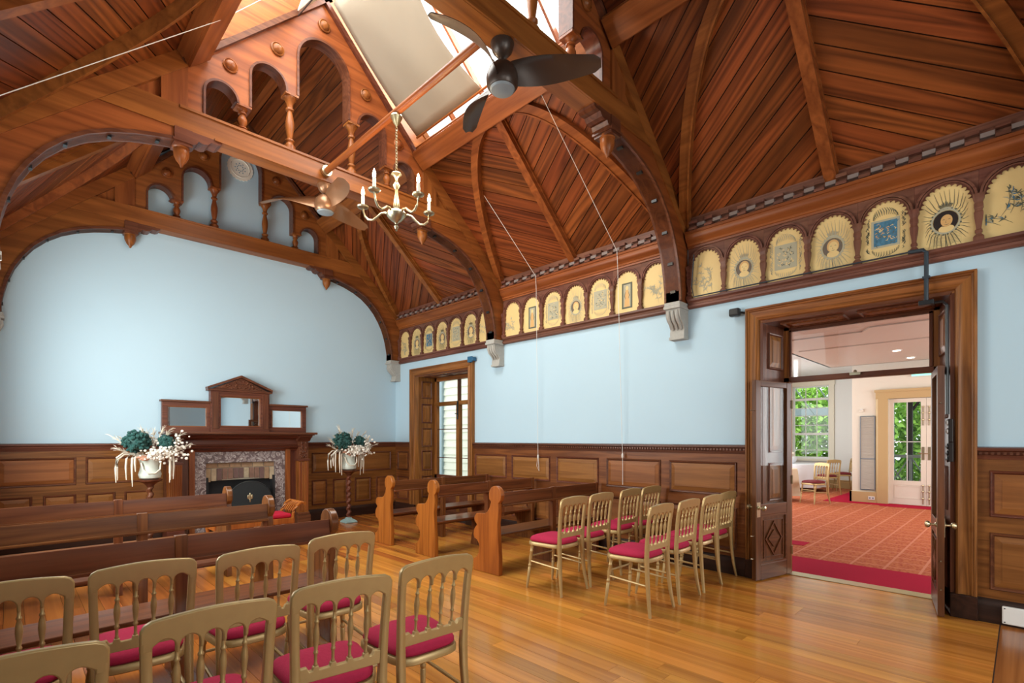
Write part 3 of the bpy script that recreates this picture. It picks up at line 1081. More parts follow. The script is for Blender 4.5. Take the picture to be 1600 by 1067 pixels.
def painting(kind, seed, strong):
    """strong 0..1 : how dark the drawing has stayed"""
    rg = random.Random(seed)
    g = G()
    ik = 0 if strong > 0.5 else 1
    x = -0.0030
    if kind == 'portrait':
        cz = 3.245
        for k in range(34):                                   # radiating fronds
            a = 2 * math.pi * k / 34 + rg.uniform(-.05, .05)
            r0 = 0.085
            r1 = 0.125 + 0.05 * abs(math.sin(a)) + rg.uniform(0, 0.02)
            p = [(r0 * math.cos(a), cz + r0 * 1.1 * math.sin(a)), ((r0 + r1) / 2 * math.cos(a + .06), cz + (r0 + r1) / 2 * 1.1 * math.sin(a + .06)), (r1 * math.cos(a + .16), cz + min(r1 * 1.45 * math.sin(a + .16), 0.255))]
            stroke(g, p, 0.0022, x, ik)
        stroke(g, [(0, cz - 0.10), (0.002, 3.10), (0, 3.03)], 0.003, x, ik)
        for k in range(9):
            z = 3.04 + 0.012 * k
            for e in (-1, 1):
                stroke(g, [(0, z), (e * 0.05, z + 0.02), (e * 0.10, z + 0.018)], 0.0016, x, ik)
        ringm(g, 0, cz, 0.082, 0.096, x - 0.0004, 1)
        for k in range(22):
            a = 2 * math.pi * k / 22
            disc(g, 0.099 * math.cos(a), cz + 0.109 * math.sin(a), 0.007, 0.007, x - 0.0006, ik, 7)
        disc(g, 0, cz, 0.079, 0.087, x - 0.0008, 4 if strong > 0.8 else (6 if strong > 0.3 else 1))
        disc(g, 0.004, cz - 0.062, 0.050, 0.030, x - 0.0012, 5)
        disc(g, 0.004, cz + 0.014, 0.050, 0.060, x - 0.0014, 4 if strong > 0.8 else 3)
        disc(g, 0.006, cz + 0.004, 0.038, 0.050, x - 0.0018, 3 if strong > 0.8 else 5)
        for e in (-1, 1):
            stroke(g, [(0.006 + e * 0.018 - 0.008, cz + 0.012), (0.006 + e * 0.018, cz + 0.016), (0.006 + e * 0.018 + 0.008, cz + 0.012)], 0.0024, x - 0.0022, 0)
        stroke(g, [(0.004, cz + 0.008), (0.000, cz - 0.012), (0.008, cz - 0.014)], 0.0016, x - 0.0022, 0)
        stroke(g, [(-0.008, cz - 0.026), (0.006, cz - 0.029), (0.020, cz - 0.026)], 0.0022, x - 0.0022, 0)
        for k in range(9):
            e = (k - 4) / 4
            stroke(g, [(e * 0.03, cz + 0.105), (e * 0.042, cz + 0.135), (e * 0.05, cz + 0.165 - 0.03 * abs(e))], 0.0036, x - 0.001, ik)
        stroke(g, [(-0.05, cz + 0.102), (0, cz + 0.112), (0.05, cz + 0.102)], 0.007, x - 0.0012, 1)
    elif kind == 'crest':
        y0, y1, z0, z1 = -0.085, 0.085, 3.16, 3.37
        g.add([(x, y0 - .018, z0 - .018), (x, y1 + .018, z0 - .018), (x, y1 + .018, z1 + .018), (x, y0 - .018, z1 + .018)], [(0, 1, 2, 3)], 1)
        g.add([(x - .0006, y0, z0), (x - .0006, y1, z0), (x - .0006, y1, z1), (x - .0006, y0, z1)], [(0, 1, 2, 3)], 2 if strong > 0.5 else 1)
        for k in range(70):
            cy, cz = rg.uniform(y0 + .01, y1 - .01), rg.uniform(z0 + .01, z1 - .01)
            a = rg.uniform(0, 6.28)
            stroke(g, [(cy, cz), (cy + .012 * math.cos(a), cz + .012 * math.sin(a)), (cy + .024 * math.cos(a + .8), cz + .024 * math.sin(a + .8))], 0.004, x - .0010 - .00001 * k, rg.choice([0, 5, 2, 3] if strong > 0.5 else [0, 5, 1]))
        for k in range(60):
            t = k / 59
            e = rg.choice((-1, 1))
            cy, cz = e * (0.112 + rg.uniform(0, .02)), 3.10 + 0.30 * t
            stroke(g, [(cy, cz), (cy + e * .012, cz + .012), (cy + e * .002, cz + .026)], 0.003, x, ik)
        for k in range(16):
            a = math.pi * k / 15
            stroke(g, [(0.075 * math.cos(a), 3.395 + 0.03 * math.sin(a)), (0.09 * math.cos(a), 3.40 + 0.06 * math.sin(a)), (0.085 * math.cos(a + .2), 3.42 + 0.075 * math.sin(a))], 0.003, x, ik)
            stroke(g, [(0.095 * math.cos(a), 3.135 - 0.03 * math.sin(a)), (0.10 * math.cos(a), 3.13 - 0.06 * math.sin(a)), (0.09 * math.cos(a + .2), 3.13 - 0.075 * math.sin(a))], 0.0028, x, ik)
    elif kind == 'figure':
        g.add([(x, -.075, 3.08), (x, .075, 3.08), (x, .075, 3.40), (x, -.075, 3.40)], [(0, 1, 2, 3)], 0 if strong > .4 else 1)
        g.add([(x - .0006, -.052, 3.10), (x - .0006, .052, 3.10), (x - .0006, .052, 3.38), (x - .0006, -.052, 3.38)], [(0, 1, 2, 3)], 1)
        g.add([(x - .001, -.04, 3.10), (x - .001, .04, 3.10), (x - .001, .03, 3.22), (x - .001, .022, 3.31), (x - .001, -.022, 3.31), (x - .001, -.03, 3.22)], [(0, 1, 2, 3, 4, 5)], 3)
        disc(g, 0, 3.335, 0.020, 0.026, x - .0014, 5)
        for e in (-1, 1):
            stroke(g, [(e * .02, 3.29), (e * .036, 3.24), (e * .02, 3.20)], .005, x - .0016, 0)
    else:                                                     # sprays of flowers
        for k in range(6):
            b = (rg.uniform(-.09, .09), rg.uniform(3.05, 3.2))
            a = rg.uniform(.7, 2.4)
            L_ = rg.uniform(.12, .24)
            pts = [(b[0] + L_ * t * math.cos(a + .5 * t), min(b[1] + L_ * t * math.sin(a + .5 * t), 3.46)) for t in (0, .33, .66, 1)]
            stroke(g, pts, .0024, x - .0001 * k, ik)
            for p in pts[1:]:
                for j in range(4):
                    c = a + rg.uniform(-1.7, 1.7)
                    l2 = rg.uniform(.025, .05)
                    stroke(g, [p, (p[0] + l2 * .5 * math.cos(c), p[1] + l2 * .5 * math.sin(c)), (p[0] + l2 * math.cos(c + .3), min(p[1] + l2 * math.sin(c + .3), 3.50))], .0042, x - .0006 - .0001 * j, rg.choice([ik, ik, 1, 2 if strong > .5 else 1]))
    return g


def scallop(Rr, n=12, N=72):
    pts = []
    for i in range(N + 1):
        a = math.pi * i / N
        r = Rr - 0.020 * (1 - abs(math.sin(n * a)) ** 0.7)
        pts.append((r * math.cos(a), 3.385 + r * math.sin(a)))
    return pts


def frieze(y0, y1, kinds, label, strong):
    t = thing('painted_frieze', label, 'frieze', (XR, (y0 + y1) / 2, 2.92))
    yc = (y0 + y1) / 2
    L2 = (y1 - y0) / 2 - 0.013

    def P(name, g, m, smooth=35):
        g.v = [(x, y, z - 2.92) for x, y, z in g.v]
        return obj(name, g, m, t, smooth=smooth)
    P('lower_rail', G().prism([(0, 2.92), (-0.03, 2.92), (-0.05, 2.935), (-0.055, 2.955), (-0.04, 2.965), (-0.04, 2.985), (-0.065, 3.0), (-0.07, 3.022), (0, 3.022)], 'y', -L2, L2), M['frY'])
    P('cornice', G().prism([(0, 3.595), (-0.045, 3.595), (-0.05, 3.615), (-0.06, 3.62), (-0.062, 3.64), (-0.075, 3.655), (-0.098, 3.675), (-0.112, 3.705), (-0.115, 3.735), (-0.125, 3.74), (-0.128, 3.765), (-0.10, 3.77), (0, 3.77)], 'y', -L2, L2), M['trussY'])
    P('crown_board', G().box(-0.075, -L2, 3.77, 0, L2, 3.93), M['frY'], 0)
    nd = int(2 * L2 / 0.172)
    for r_, (z0, z1, xo, sh, mm) in enumerate(((3.772, 3.80, -0.13, 0.0, 'frY'), (3.802, 3.838, -0.112, 0.5, 'dentil'), (3.842, 3.872, -0.125, 0.0, 'frY'))):
        for k in range(nd):
            a = -L2 + (k + 0.25 + sh) * 2 * L2 / nd
            if a + 0.085 > L2:
                continue
            P('dentil', G().box(xo, a, z0, -0.07, a + 0.085, z1), M[mm], 0)
    n = len(kinds)
    w = 2 * L2 / n
    for k in range(n):
        c = L2 - (k + 0.5) * w                                # first panel next to the farther truss
        pn = P('painted_panel', G().box(-0.020, c - w / 2, 3.02, 0, c + w / 2, 3.60), M['parch'], 0)
        gp = painting(kinds[k], int(y0 * 100) + k * 7 + 50, strong[k])
        gp.v = [(-0.020 + x, c - yy, z - 2.92) for x, yy, z in gp.v]
        obj('drawing', gp, PM, pn, smooth=0)
        h = w / 2
        sc = scallop(0.160)
        pl = [(h - .0005, 3.385), (h - .0005, 3.60), (-h + .0005, 3.60), (-h + .0005, 3.385)] + [p for p in sc[::-1]]
        P('scalloped_arch', G().prism([(c + p[0], p[1]) for p in pl], 'x', -0.032, -0.021), M['frY'], 0)
        g = G()
        for r0, r1, d in ((0.164, 0.176, -0.046), (0.180, 0.198, -0.052)):
            path = [(c + p[0], p[1]) for p in arc(0, 3.385, r0, 0, 180, 22)]
            g.ribbon(path, -(r1 - r0), 'x', d, -0.030)
        P('arch_moulding', g, M['frY'])
    for k in range(n + 1):
        c = L2 - k * w
        c = max(-L2 + 0.02, min(L2 - 0.02, c))
        pr = [(.046, 3.02), (.046, 3.05), (.036, 3.062), (.022, 3.075), (.024, 3.085), (.032, 3.09), (.032, 3.105), (.022, 3.112), (.024, 3.14), (.036, 3.20), (.040, 3.245), (.033, 3.255), (.033, 3.275), (.040, 3.285), (.040, 3.31), (.034, 3.325), (.040, 3.345), (.050, 3.36), (.050, 3.395)]
        g = G().lathe(pr, (-0.045, c, 0), 4, a0=math.pi / 4)
        g.v = [(-0.045 + (x + 0.045) * 0.75, y, z) for x, y, z in g.v]
        P('colonnette', g, M['frZ'], 20)
    return t


fk = ['spray', 'portrait', 'crest', 'portrait', 'crest', 'portrait', 'spray']
frieze(-0.165, 2.70, fk, 'painted arcade frieze of portraits and crests above the wide doorway', [0.1, 0.35, 0.2, 0.45, 0.7, 1.0, 0.7])
frieze(2.88, 5.745, ['spray', 'figure', 'crest', 'portrait', 'crest', 'figure', 'spray'], 'painted arcade frieze over the plain blue wall between two corbels', [0.3, 0.6, 0.4, 0.45, 0.4, 0.6, 0.1])
frieze(5.925, 8.72, ['spray', 'portrait', 'crest', 'portrait', 'crest', 'portrait', 'spray'], 'farthest painted arcade frieze above the narrow doorway in the corner', [0.3, 0.6, 0.55, 0.6, 0.4, 0.7, 0.2])

frieze(-3.39, -0.345, ['spray', 'portrait', 'crest', 'portrait', 'crest', 'portrait', 'spray'], 'painted arcade frieze beyond the picture edge past the wide doorway', [0.6] * 7)


# ================================================================== DOORWAYS
def architrave(parent, y0, y1, zt, w=0.165, mz=None, my=None):
    pr = [(0, 0), (0, 0.062), (0.016, 0.066), (0.022, 0.054), (0.034, 0.050), (0.040, 0.040), (0.085, 0.034), (0.100, 0.040), (0.115, 0.052), (0.130, 0.046), (0.138, 0.030), (0.152, 0.028), (w, 0.016), (w, 0)]

    def seg(a, b, mat, nm):
        v, f = [], []
        n = len(pr)
        for o, p in pr:
            v.append(a(o, p))
        for o, p in pr:
            v.append(b(o, p))
        for i in range(n - 1):
            f.append((i, i + 1, n + i + 1, n + i))
        obj(nm, G().add(v, f), mat, parent, smooth=30)
    seg(lambda o, p: (XR - p, y0 + o, 0.0), lambda o, p: (XR - p, y0 + o, zt - o), mz, 'casing_jamb')
    seg(lambda o, p: (XR - p, y1 - o, 0.0), lambda o, p: (XR - p, y1 - o, zt - o), mz, 'casing_jamb')
    seg(lambda o, p: (XR - p, y0 + o, zt - o), lambda o, p: (XR - p, y1 - o, zt - o), my, 'casing_head')
    for ya, yb in ((y0 - 0.004, y0 + w), (y1 - w, y1 + 0.004)):
        obj('plinth_block', G().box(XR - 0.070, ya, 0, XR, yb, 0.19), M['skirt'], parent, smooth=0, bevel=0.006)


door_1 = sroot('door_1')
architrave(door_1, 0.262, 2.05, 2.80, 0.165, M['doorZ'], M['doorY'])
obj('reveal_lining', G().prism([(5.49, 1.885), (5.98, 1.815), (5.98, 1.955), (5.49, 1.955)], 'z', 0, 2.64), M['redZ'], door_1, smooth=0)
obj('reveal_lining', G().prism([(5.49, 0.427), (5.98, 0.545), (5.98, 0.355), (5.49, 0.355)], 'z', 0, 2.64), M['redZ'], door_1, smooth=0)
obj('reveal_soffit', G().box(5.49, 0.42, 2.632, 5.98, 1.89, 2.70), M['redY'], door_1, smooth=0)
rl = math.atan2(-0.07, 0.49)
for z0, z1 in ((2.17, 2.55), (1.30, 2.05), (0.80, 1.20), (0.2, 0.70)):
    raised_panel(door_1, (5.735, 1.849, (z0 + z1) / 2), rl, 0.30, z1 - z0, M['doorZ'], M['redZ'], 'reveal_panel')
rr = math.pi + math.atan2(0.118, 0.49)
for z0, z1 in ((2.17, 2.55), (1.62, 2.05), (0.85, 1.22), (0.2, 0.70)):
    raised_panel(door_1, (5.735, 0.487, (z0 + z1) / 2), rr, 0.30, z1 - z0, M['doorZ'], M['redZ'], 'reveal_panel')
for a, b in ((0.55, 1.10), (1.20, 1.76)):
    raised_panel(door_1, (5.735, (a + b) / 2, 2.631), 0, b - a, 0.26, M['doorY'], M['redY'], 'soffit_panel', rot=(R(90), 0, R(90)))
# frame and transom light
fx0, fx1 = 5.93, 6.02
obj('frame_post', G().box(fx0, 1.765, 0, fx1, 1.86, 2.66), M['doorZ'], door_1, smooth=0, bevel=0.006)
obj('frame_post', G().box(fx0, 0.50, 0, fx1, 0.58, 2.66), M['doorZ'], door_1, smooth=0, bevel=0.006)
obj('frame_head', G().box(fx0, 0.50, 2.60, fx1, 1.86, 2.66), M['redY'], door_1, smooth=0, bevel=0.006)
obj('transom_bar', G().box(fx0, 0.50, 2.05, fx1, 1.86, 2.105), M['redY'], door_1, smooth=0, bevel=0.006)
obj('transom_bead', G().box(fx0 - 0.008, 0.58, 2.105, fx0 + 0.02, 0.605, 2.60).box(fx0 - 0.008, 1.75, 2.105, fx0 + 0.02, 1.766, 2.60).box(fx0 - 0.008, 0.58, 2.585, fx0 + 0.02, 1.766, 2.60), M['redZ'], door_1, smooth=0)
obj('transom_pane', G().box(5.968, 0.60, 2.10, 5.973, 1.755, 2.60), M['transom'], door_1, smooth=0)
obj('transom_catch', G().box(5.90, 1.125, 2.075, 5.935, 1.215, 2.10).lathe([(0.012, 0), (0.016, 0.012), (0.010, 0.026)], (5.915, 1.17, 2.10), 10), M['silver'], door_1)
obj('threshold', G().box(5.90, 0.36, -0.03, 6.06, 1.95, 0.006), M['brass'], door_1, smooth=0)
obj('wood_sill', G().box(5.50, 0.36, -0.05, 5.92, 1.95, -0.0005), M['plank'], door_1, smooth=0)


def door_leaf(label, hinge, ang, knob_side):
    t = thing('door_leaf', label, 'door', (hinge[0], hinge[1], 0.012), ang, 'leaves of the wide doorway')
    W_, H_, T_ = 0.615, 2.03, 0.044
    for a, b in ((0, 0.085), (W_ - 0.085, W_)):
        obj('stile', G().box(a, -T_ / 2, 0, b, T_ / 2, H_), M['leafZ'], t, smooth=0, bevel=0.004)
    for a, b in ((0, 0.155), (0.655, 0.765), (H_ - 0.06, H_)):
        obj('rail', G().box(0.085, -T_ / 2 + .001, a, W_ - 0.085, T_ / 2 - .001, b), M['leafX'], t, smooth=0, bevel=0.003)
    obj('pane', G().box(0.08, -0.003, 0.76, W_ - 0.08, 0.003, H_ - 0.055), M['glass'], t, smooth=0)
    x0, x1, z0, z1 = 0.085, W_ - 0.085, 0.155, 0.655
    p = obj('lower_panel', G().box(x0, -0.009, z0, x1, 0.009, z1), M['leafZ'], t, smooth=0)
    cx, cz = (x0 + x1) / 2, (z0 + z1) / 2
    for s in (-1, 1):
        g = G()
        y_a, y_b = (0.009, 0.022) if s > 0 else (-0.022, -0.009)
        g.ribbon([(x0, z0), (x1, z0), (x1, z1), (x0, z1)], 0.030, 'y', y_a, y_b, closed=True)
        g.ribbon([(x0 + .055, z0 + .055), (x1 - .055, z0 + .055), (x1 - .055, z1 - .055), (x0 + .055, z1 - .055)], 0.014, 'y', y_a, y_b * 0.8, closed=True)
        obj('panel_frame', g, M['leafX'], p, smooth=0)
        d = [(cx, z0 + .07), (x1 - .075, cz), (cx, z1 - .07), (x0 + .075, cz)]
        obj('diamond_moulding', G().ribbon(d, 0.022, 'y', y_a, y_b * 1.05, closed=True), M['leafX'], p, smooth=0)
        d2 = [(cx, z0 + .16), (x1 - .125, cz), (cx, z1 - .16), (x0 + .125, cz)]
        obj('diamond_boss', G().prism(d2, 'y', y_a, y_b), M['leafX'], p, smooth=0)
    for s in (-1, 1):
        k = obj('lock_plate', G().box(W_ - 0.07, min(0, s * (T_ / 2 + .004)), 0.64, W_ - 0.012, max(0, s * (T_ / 2 + .004)), 0.79), M['silver'], t, smooth=0)
        gk = G().lathe([(0.020, 0), (0.020, .006), (0.010, .012), (0.009, .035), (0.024, .045), (0.029, .058), (0.024, .070), (0.006, .076)], n=14)
        gk.v = [(W_ - 0.042 + x, s * (T_ / 2 + .004 + z), 0.735 + y) for x, y, z in gk.v]
        obj('knob', gk, M['brass'], t)
    for z in (0.25, 1.0, 1.8):
        obj('hinge', G().lathe([(0.009, -0.045), (0.009, 0.045)], (0.0, 0.026, z), 8), M['brass'], t)
    for z in (0.22, 0.45, 1.72):
        obj('door_hook', G().tube([(W_, 0, z), (W_ + .02, 0, z), (W_ + .045, -.006, z + .003)], 0.004, 6), M['silver'], t)
    return t


door_leaf('glazed oak door leaf with diamond panel, opened beside the gilt chairs', (5.945, 1.77), math.atan2(0.155, -0.60), -1)
door_leaf('oak door leaf seen edge-on with brass knob, beside the switch plate', (5.945, 0.572), math.atan2(-0.10, -0.60), 1)

# switch plate, conduit, sensors
sp = thing('switch_plate', 'dark wooden switch plate with white and black knobs beside the doorway', 'switch', (5.452, 0.424, 1.28))
obj('backboard', G().box(-0.03, -0.020, 0.14, 0.03, 0.010, 0.33).box(-0.035, -0.022, -0.02, 0.035, 0.010, 0.14), M['dark'], sp, smooth=0, bevel=0.004)
for z, mm in ((0.30, 'white'), (0.23, 'white'), (0.105, 'black'), (0.05, 'black'), (0.0, 'black')):
    gk = G().lathe([(0.024, 0), (0.026, 0.014), (0.016, 0.024), (0.008, 0.034)], n=12)
    gk.v = [(-0.004 + x, 0.010 + zz * 0.55, z + y) for x, y, zz in gk.v]
    obj('switch_knob', gk, M[mm], sp)
cd = thing('black_conduit', 'black cable conduit dropping over the door casing and down its reveal', 'conduit', (5.425, 0.573, 2.60))
obj('riser', G().tube([(0.0, 0, 0.0), (0.0, 0, 0.40), (0.0, 0.02, 0.425), (0.0, 0.12, 0.43)], 0.016, 10), M['conduit'], cd)
obj('cable_run', G().tube([(0.0, 0.10, 0.43), (0.0, 0.9, 0.432), (0.0, 2.02, 0.430), (0.01, 2.05, 0.55), (0.0, 2.02, 0.9)], 0.007, 6), M['conduit'], cd)
obj('junction_box', G().box(-0.025, -0.05, -0.04, 0.05, 0.05, 0.0), M['black'], cd, smooth=0, bevel=0.004)
obj('drop', G().tube([(0.04, -0.04, -0.02), (0.05, -0.10, -0.02), (0.06, -0.125, -0.05), (0.07, -0.128, -0.95)], 0.013, 8), M['black'], cd)
obj('saddle', G().box(-0.02, -0.025, 0.18, 0.02, 0.025, 0.20), M['conduit'], cd, smooth=0)
for o, z, hx in ((0, 0.22, 0),):
    pass
ws = thing('wall_speaker', 'small black sensor box on the blue wall beside the door casing', 'sensor', (XR, 2.155, 2.74))
obj('body', G().box(-0.10, -0.055, 0.0, -0.03, 0.055, 0.085), M['black'], ws, smooth=0, bevel=0.018)
obj('arm', G().tube([(-0.05, -0.04, 0.04), (-0.02, -0.065, 0.04), (0, -0.07, 0.04)], 0.012, 8), M['black'], ws)
bf = thing('blue_fitting', 'dark blue box fixed at the top corner of the narrow door casing', 'sensor', (XR - 0.065, 6.48, 2.715))
obj('body', G().box(-0.03, -0.055, 0.0, 0.0, 0.06, 0.10).box(-0.035, -0.085, 0.02, 0.05, -0.05, 0.085), M['bluefit'], bf, smooth=0, bevel=0.008)
obj('lens', G().lathe([(0.018, 0), (0.014, -0.01)], (-0.015, 0.0, 0.0), 10), M['black'], bf)
so_ = thing('socket_box', 'white skirting socket box in the bottom corner beside the doorway', 'socket', (XR - 0.047, -0.03, 0.02))
obj('housing', G().box(-0.03, -0.40, 0.0, 0.0, 0.15, 0.135), M['white'], so_, smooth=0, bevel=0.008)
for yy in (0.135, -0.38):
    for zz in (0.015, 0.12):
        gs = G().lathe([(0.005, 0), (0.004, 0.003)], n=8)
        gs.v = [(-0.03 - z, yy + x, zz + y) for x, y, z in gs.v]
        obj('screw', gs, M['iron'], so_)

# narrow doorway in the corner, glazed french window
door_2 = sroot('door_2')
architrave(door_2, 6.456, 8.316, 2.775, 0.165, M['doorZ'], M['doorY'])
obj('reveal_lining', G().box(5.49, 8.055, 0, 5.95, 8.16, 2.62), M['doorZ'], door_2, smooth=0)
obj('reveal_lining', G().box(5.49, 6.53, 0, 5.95, 6.60, 2.62), M['doorZ'], door_2, smooth=0)
obj('reveal_soffit', G().box(5.49, 6.53, 2.62, 5.95, 8.16, 2.70), M['redY'], door_2, smooth=0)
for z0, z1 in ((2.21, 2.54), (1.74, 2.11), (1.29, 1.65), (0.84, 1.22), (0.33, 0.74)):
    raised_panel(door_2, (5.68, 8.055, (z0 + z1) / 2), 0, 0.24, z1 - z0, M['doorZ'], M['redZ'], 'reveal_panel')
for a, b in ((6.68, 7.28), (7.38, 7.98)):
    raised_panel(door_2, (5.68, (a + b) / 2, 2.619), 0, b - a, 0.24, M['doorY'], M['redY'], 'soffit_panel', rot=(R(90), 0, R(90)))
fx = (5.86, 5.93)
for a, b in ((6.60, 6.68), (7.985, 8.055)):
    obj('frame_post', G().box(fx[0], a, 0, fx[1], b, 2.62), M['doorZ'], door_2, smooth=0, bevel=0.004)
obj('meeting_stile', G().box(fx[0] - .01, 7.285, 0.1, fx[1], 7.375, 2.07), M['doorZ'], door_2, smooth=0, bevel=0.004)
obj('transom_bar', G().box(fx[0] - .01, 6.60, 2.07, fx[1], 8.055, 2.145), M['doorY'], door_2, smooth=0, bevel=0.004)
obj('frame_head', G().box(fx[0], 6.60, 2.545, fx[1], 8.055, 2.62), M['doorY'], door_2, smooth=0)
obj('transom_mullion', G().box(fx[0], 7.315, 2.145, fx[1], 7.345, 2.545), M['redZ'], door_2, smooth=0)
obj('kick_rail', G().box(fx[0], 6.60, 0.0, fx[1], 8.055, 0.76), M['redY'], door_2, smooth=0)
for z in (1.08, 1.62):
    for a, b in ((6.68, 7.285), (7.375, 7.985)):
        obj('glazing_bar', G().box(5.888, a, z, 5.905, b, z + 0.014), M['redY'], door_2, smooth=0)
for a, b in ((6.68, 7.285), (7.375, 7.985)):
    obj('pane', G().box(5.893, a, 0.76, 5.898, b, 2.07), M['glass'], door_2, smooth=0)
for a, b in ((6.68, 7.315), (7.345, 7.985)):
    obj('pane', G().box(5.893, a, 2.145, 5.898, b, 2.545), M['glass'], door_2, smooth=0)
obj('espagnolette', G().box(5.83, 7.30, 1.88, 5.85, 7.325, 2.14).lathe([(0.010, 1.80), (0.016, 1.84), (0.010, 1.88)], (5.835, 7.312, 0), 8).box(5.825, 7.31, 1.90, 5.845, 7.38, 1.915), M['iron'], door_2)

# weatherboarded wall outside the narrow doorway
wo = sroot('wall_outside', (8.0, 8.0, 0))
obj('backing', G().box(0.05, -2.2, -0.2, 0.15, 6.0, 3.6), M['cream'], wo, smooth=0)
wb = G().prism([(0.045, 0), (0.0, 0), (0.03, 0.20), (0.045, 0.20)], 'y', -2.2, 6.0).mesh('weatherboard', [plain('cream_weatherboard', (0.80, 0.76, 0.62), 0.6)], 0)
for k in range(18):
    obj('weatherboard', wb, parent=wo, loc=(0, 0, -0.1 + 0.19 * k))
obj('corner_post', G().box(-0.06, 2.6, -0.2, 0.02, 2.9, 3.6), M['slate'], wo, smooth=0)
struct(obj('ground', G().box(6.02, 5.85, -0.3, 30, 16, -0.15).box(17.45, -8, -0.3, 30, 5.85, -0.16).box(14.1, -8, -0.3, 17.45, 2.55, -0.16), M['ground'], smooth=0))


# ================================================================== HALL BEYOND THE WIDE DOORWAY
struct(obj('floor_hall', G().box(6.0, -2.6, -0.1, 17.3, 5.7, 0.0), M['carpet'], smooth=0))
bs = sroot('floor_border')
for b_ in ((6.06, -2.6, 6.86, 3.6), (13.3, -2.6, 13.85, 2.2), (13.45, 2.2, 17.3, 3.30), (7.62, 2.1, 7.9, 5.6)):
    obj('border_strip', G().box(b_[0], b_[1], -0.02, b_[2], b_[3], 0.006), M['magenta'], bs, smooth=0)
hp = G()
hp.box(13.85, -2.6, 0, 14.05, 0.80, 3.4).box(13.85, 2.12, 0, 14.05, 2.80, 3.4).box(13.85, 0.80, 2.33, 14.05, 2.12, 3.4)
hp.box(14.05, 2.60, 0, 17.3, 2.80, 3.4)
wall_hall_far = struct(obj('wall_hall_pier', hp, M['cream'], smooth=0))
hw = G()
hw.box(17.2, 2.6, 0, 17.4, 4.05, 3.4).box(17.2, 5.03, 0, 17.4, 5.8, 3.4).box(17.2, 4.05, 0, 17.4, 5.03, 0.84).box(17.2, 4.05, 3.03, 17.4, 5.03, 3.4)
struct(obj('wall_hall_window', hw, M['white'], smooth=0))
struct(obj('wall_hall_side', G().box(6.0, 5.6, 0, 17.4, 5.8, 3.4), M['cream'], smooth=0))
struct(obj('wall_hall_end', G().box(6.0, -2.7, 0, 14.05, -2.5, 3.4), M['cream'], smooth=0))
struct(obj('ceiling_hall', G().box(6.0, -2.6, 3.30, 17.4, 5.8, 3.4), M['white'], smooth=0))
sf = sroot('ceiling_soffit')
obj('soffit_board', G().box(6.02, -2.5, 3.10, 13.6, 3.20, 3.16), M['pink'], sf, smooth=0)
obj('soffit_fascia', G().box(6.02, 3.16, 3.10, 13.6, 3.20, 3.30).box(13.56, -2.5, 3.10, 13.6, 3.2, 3.30), M['white'], sf, smooth=0)
for pth in ([(9.3, 3.0), (9.3, 1.75), (9.0, 1.6), (9.0, 0.2)], [(10.6, 3.0), (10.6, 0.2)]):
    obj('ceiling_mould', G().ribbon(pth, 0.05, 'z', 3.08, 3.10), M['pink'], sf, smooth=0)
trim_7 = sroot('trim_7')
obj('hall_baseboard', G().box(13.80, 2.32, 0, 13.85, 2.84, 0.24).box(13.80, 2.80, 0, 17.2, 2.84, 0.24).box(17.15, 2.8, 0, 17.2, 5.6, 0.24), M['tan'], trim_7, smooth=0)
obj('hall_cornice', G().prism([(13.85, 3.3), (13.85, 3.18), (13.80, 3.2), (13.76, 3.3)], 'y', -2.5, 2.84).mp(lambda x, y, z: (x, y, z)), M['white'], trim_7, smooth=0)
for i, (x, y) in enumerate(((11.77, 1.675), (13.0, 1.62))):
    dl = thing('downlight', ['round lit downlight in the blush hall ceiling', 'smaller lit downlight farther along the hall ceiling'][i], 'light', (x, y, 3.10))
    obj('trim_ring', G().lathe([(0.085, 0), (0.085, -0.008), (0.062, -0.012)], n=20), M['white'], dl)
    obj('lens', G().lathe([(0.062, -0.0125), (0.05, -0.018), (0.01, -0.02)], n=16), M['lamp'], dl)
ex = thing('exit_sign', 'green lit exit sign high on the hall wall over the french door', 'sign', (13.84, 1.52, 2.78))
obj('case', G().box(-0.05, -0.19, 0, 0, 0.19, 0.10), M['white'], ex, smooth=0, bevel=0.004)
obj('lit_face', G().box(-0.056, -0.18, 0.008, -0.0505, 0.18, 0.092), M['exit'], ex, smooth=0)
lv = thing('louvred_panel', 'tall grey louvred shutter panel on the cream hall pier', 'shutter', (13.845, 2.498, 0.28))
obj('surround', G().ribbon([(-0.145, 0), (0.145, 0), (0.145, 1.68), (-0.145, 1.68)], 0.018, 'x', -0.03, 0, closed=True).box(-0.03, -0.145, 0.70, 0, 0.145, 0.72), M['grey'], lv, smooth=0)
g = G()
for k in range(62):
    z = 0.025 + k * 0.0265
    g.prism([(-0.030, z), (-0.026, z - 0.004), (-0.004, z + 0.020), (-0.008, z + 0.024)], 'y', -0.135, 0.135)
s_ = obj('slats', g, plain('louvre_grey', (0.60, 0.55, 0.47), 0.6), lv, smooth=0)
s_['kind'] = 'stuff'
obj('back_plate', G().box(-0.004, -0.14, 0, -0.001, 0.14, 1.68), M['grey'], lv, smooth=0)
sb = thing('wall_sensor', 'little cream box on the hall wall above the louvred panel', 'sensor', (13.845, 2.62, 2.05))
obj('body', G().box(-0.03, -0.045, 0, 0, 0.045, 0.05), M['cream'], sb, smooth=0, bevel=0.006)
obj('cap', G().box(-0.025, -0.03, 0.05, 0, 0.02, 0.075), M['white'], sb, smooth=0, bevel=0.004)
ot = thing('wall_outlet', 'white power outlet on the tan hall baseboard', 'socket', (13.798, 2.42, 0.07))
obj('plate', G().box(-0.012, -0.06, 0, 0, 0.06, 0.075), M['white'], ot, smooth=0, bevel=0.003)
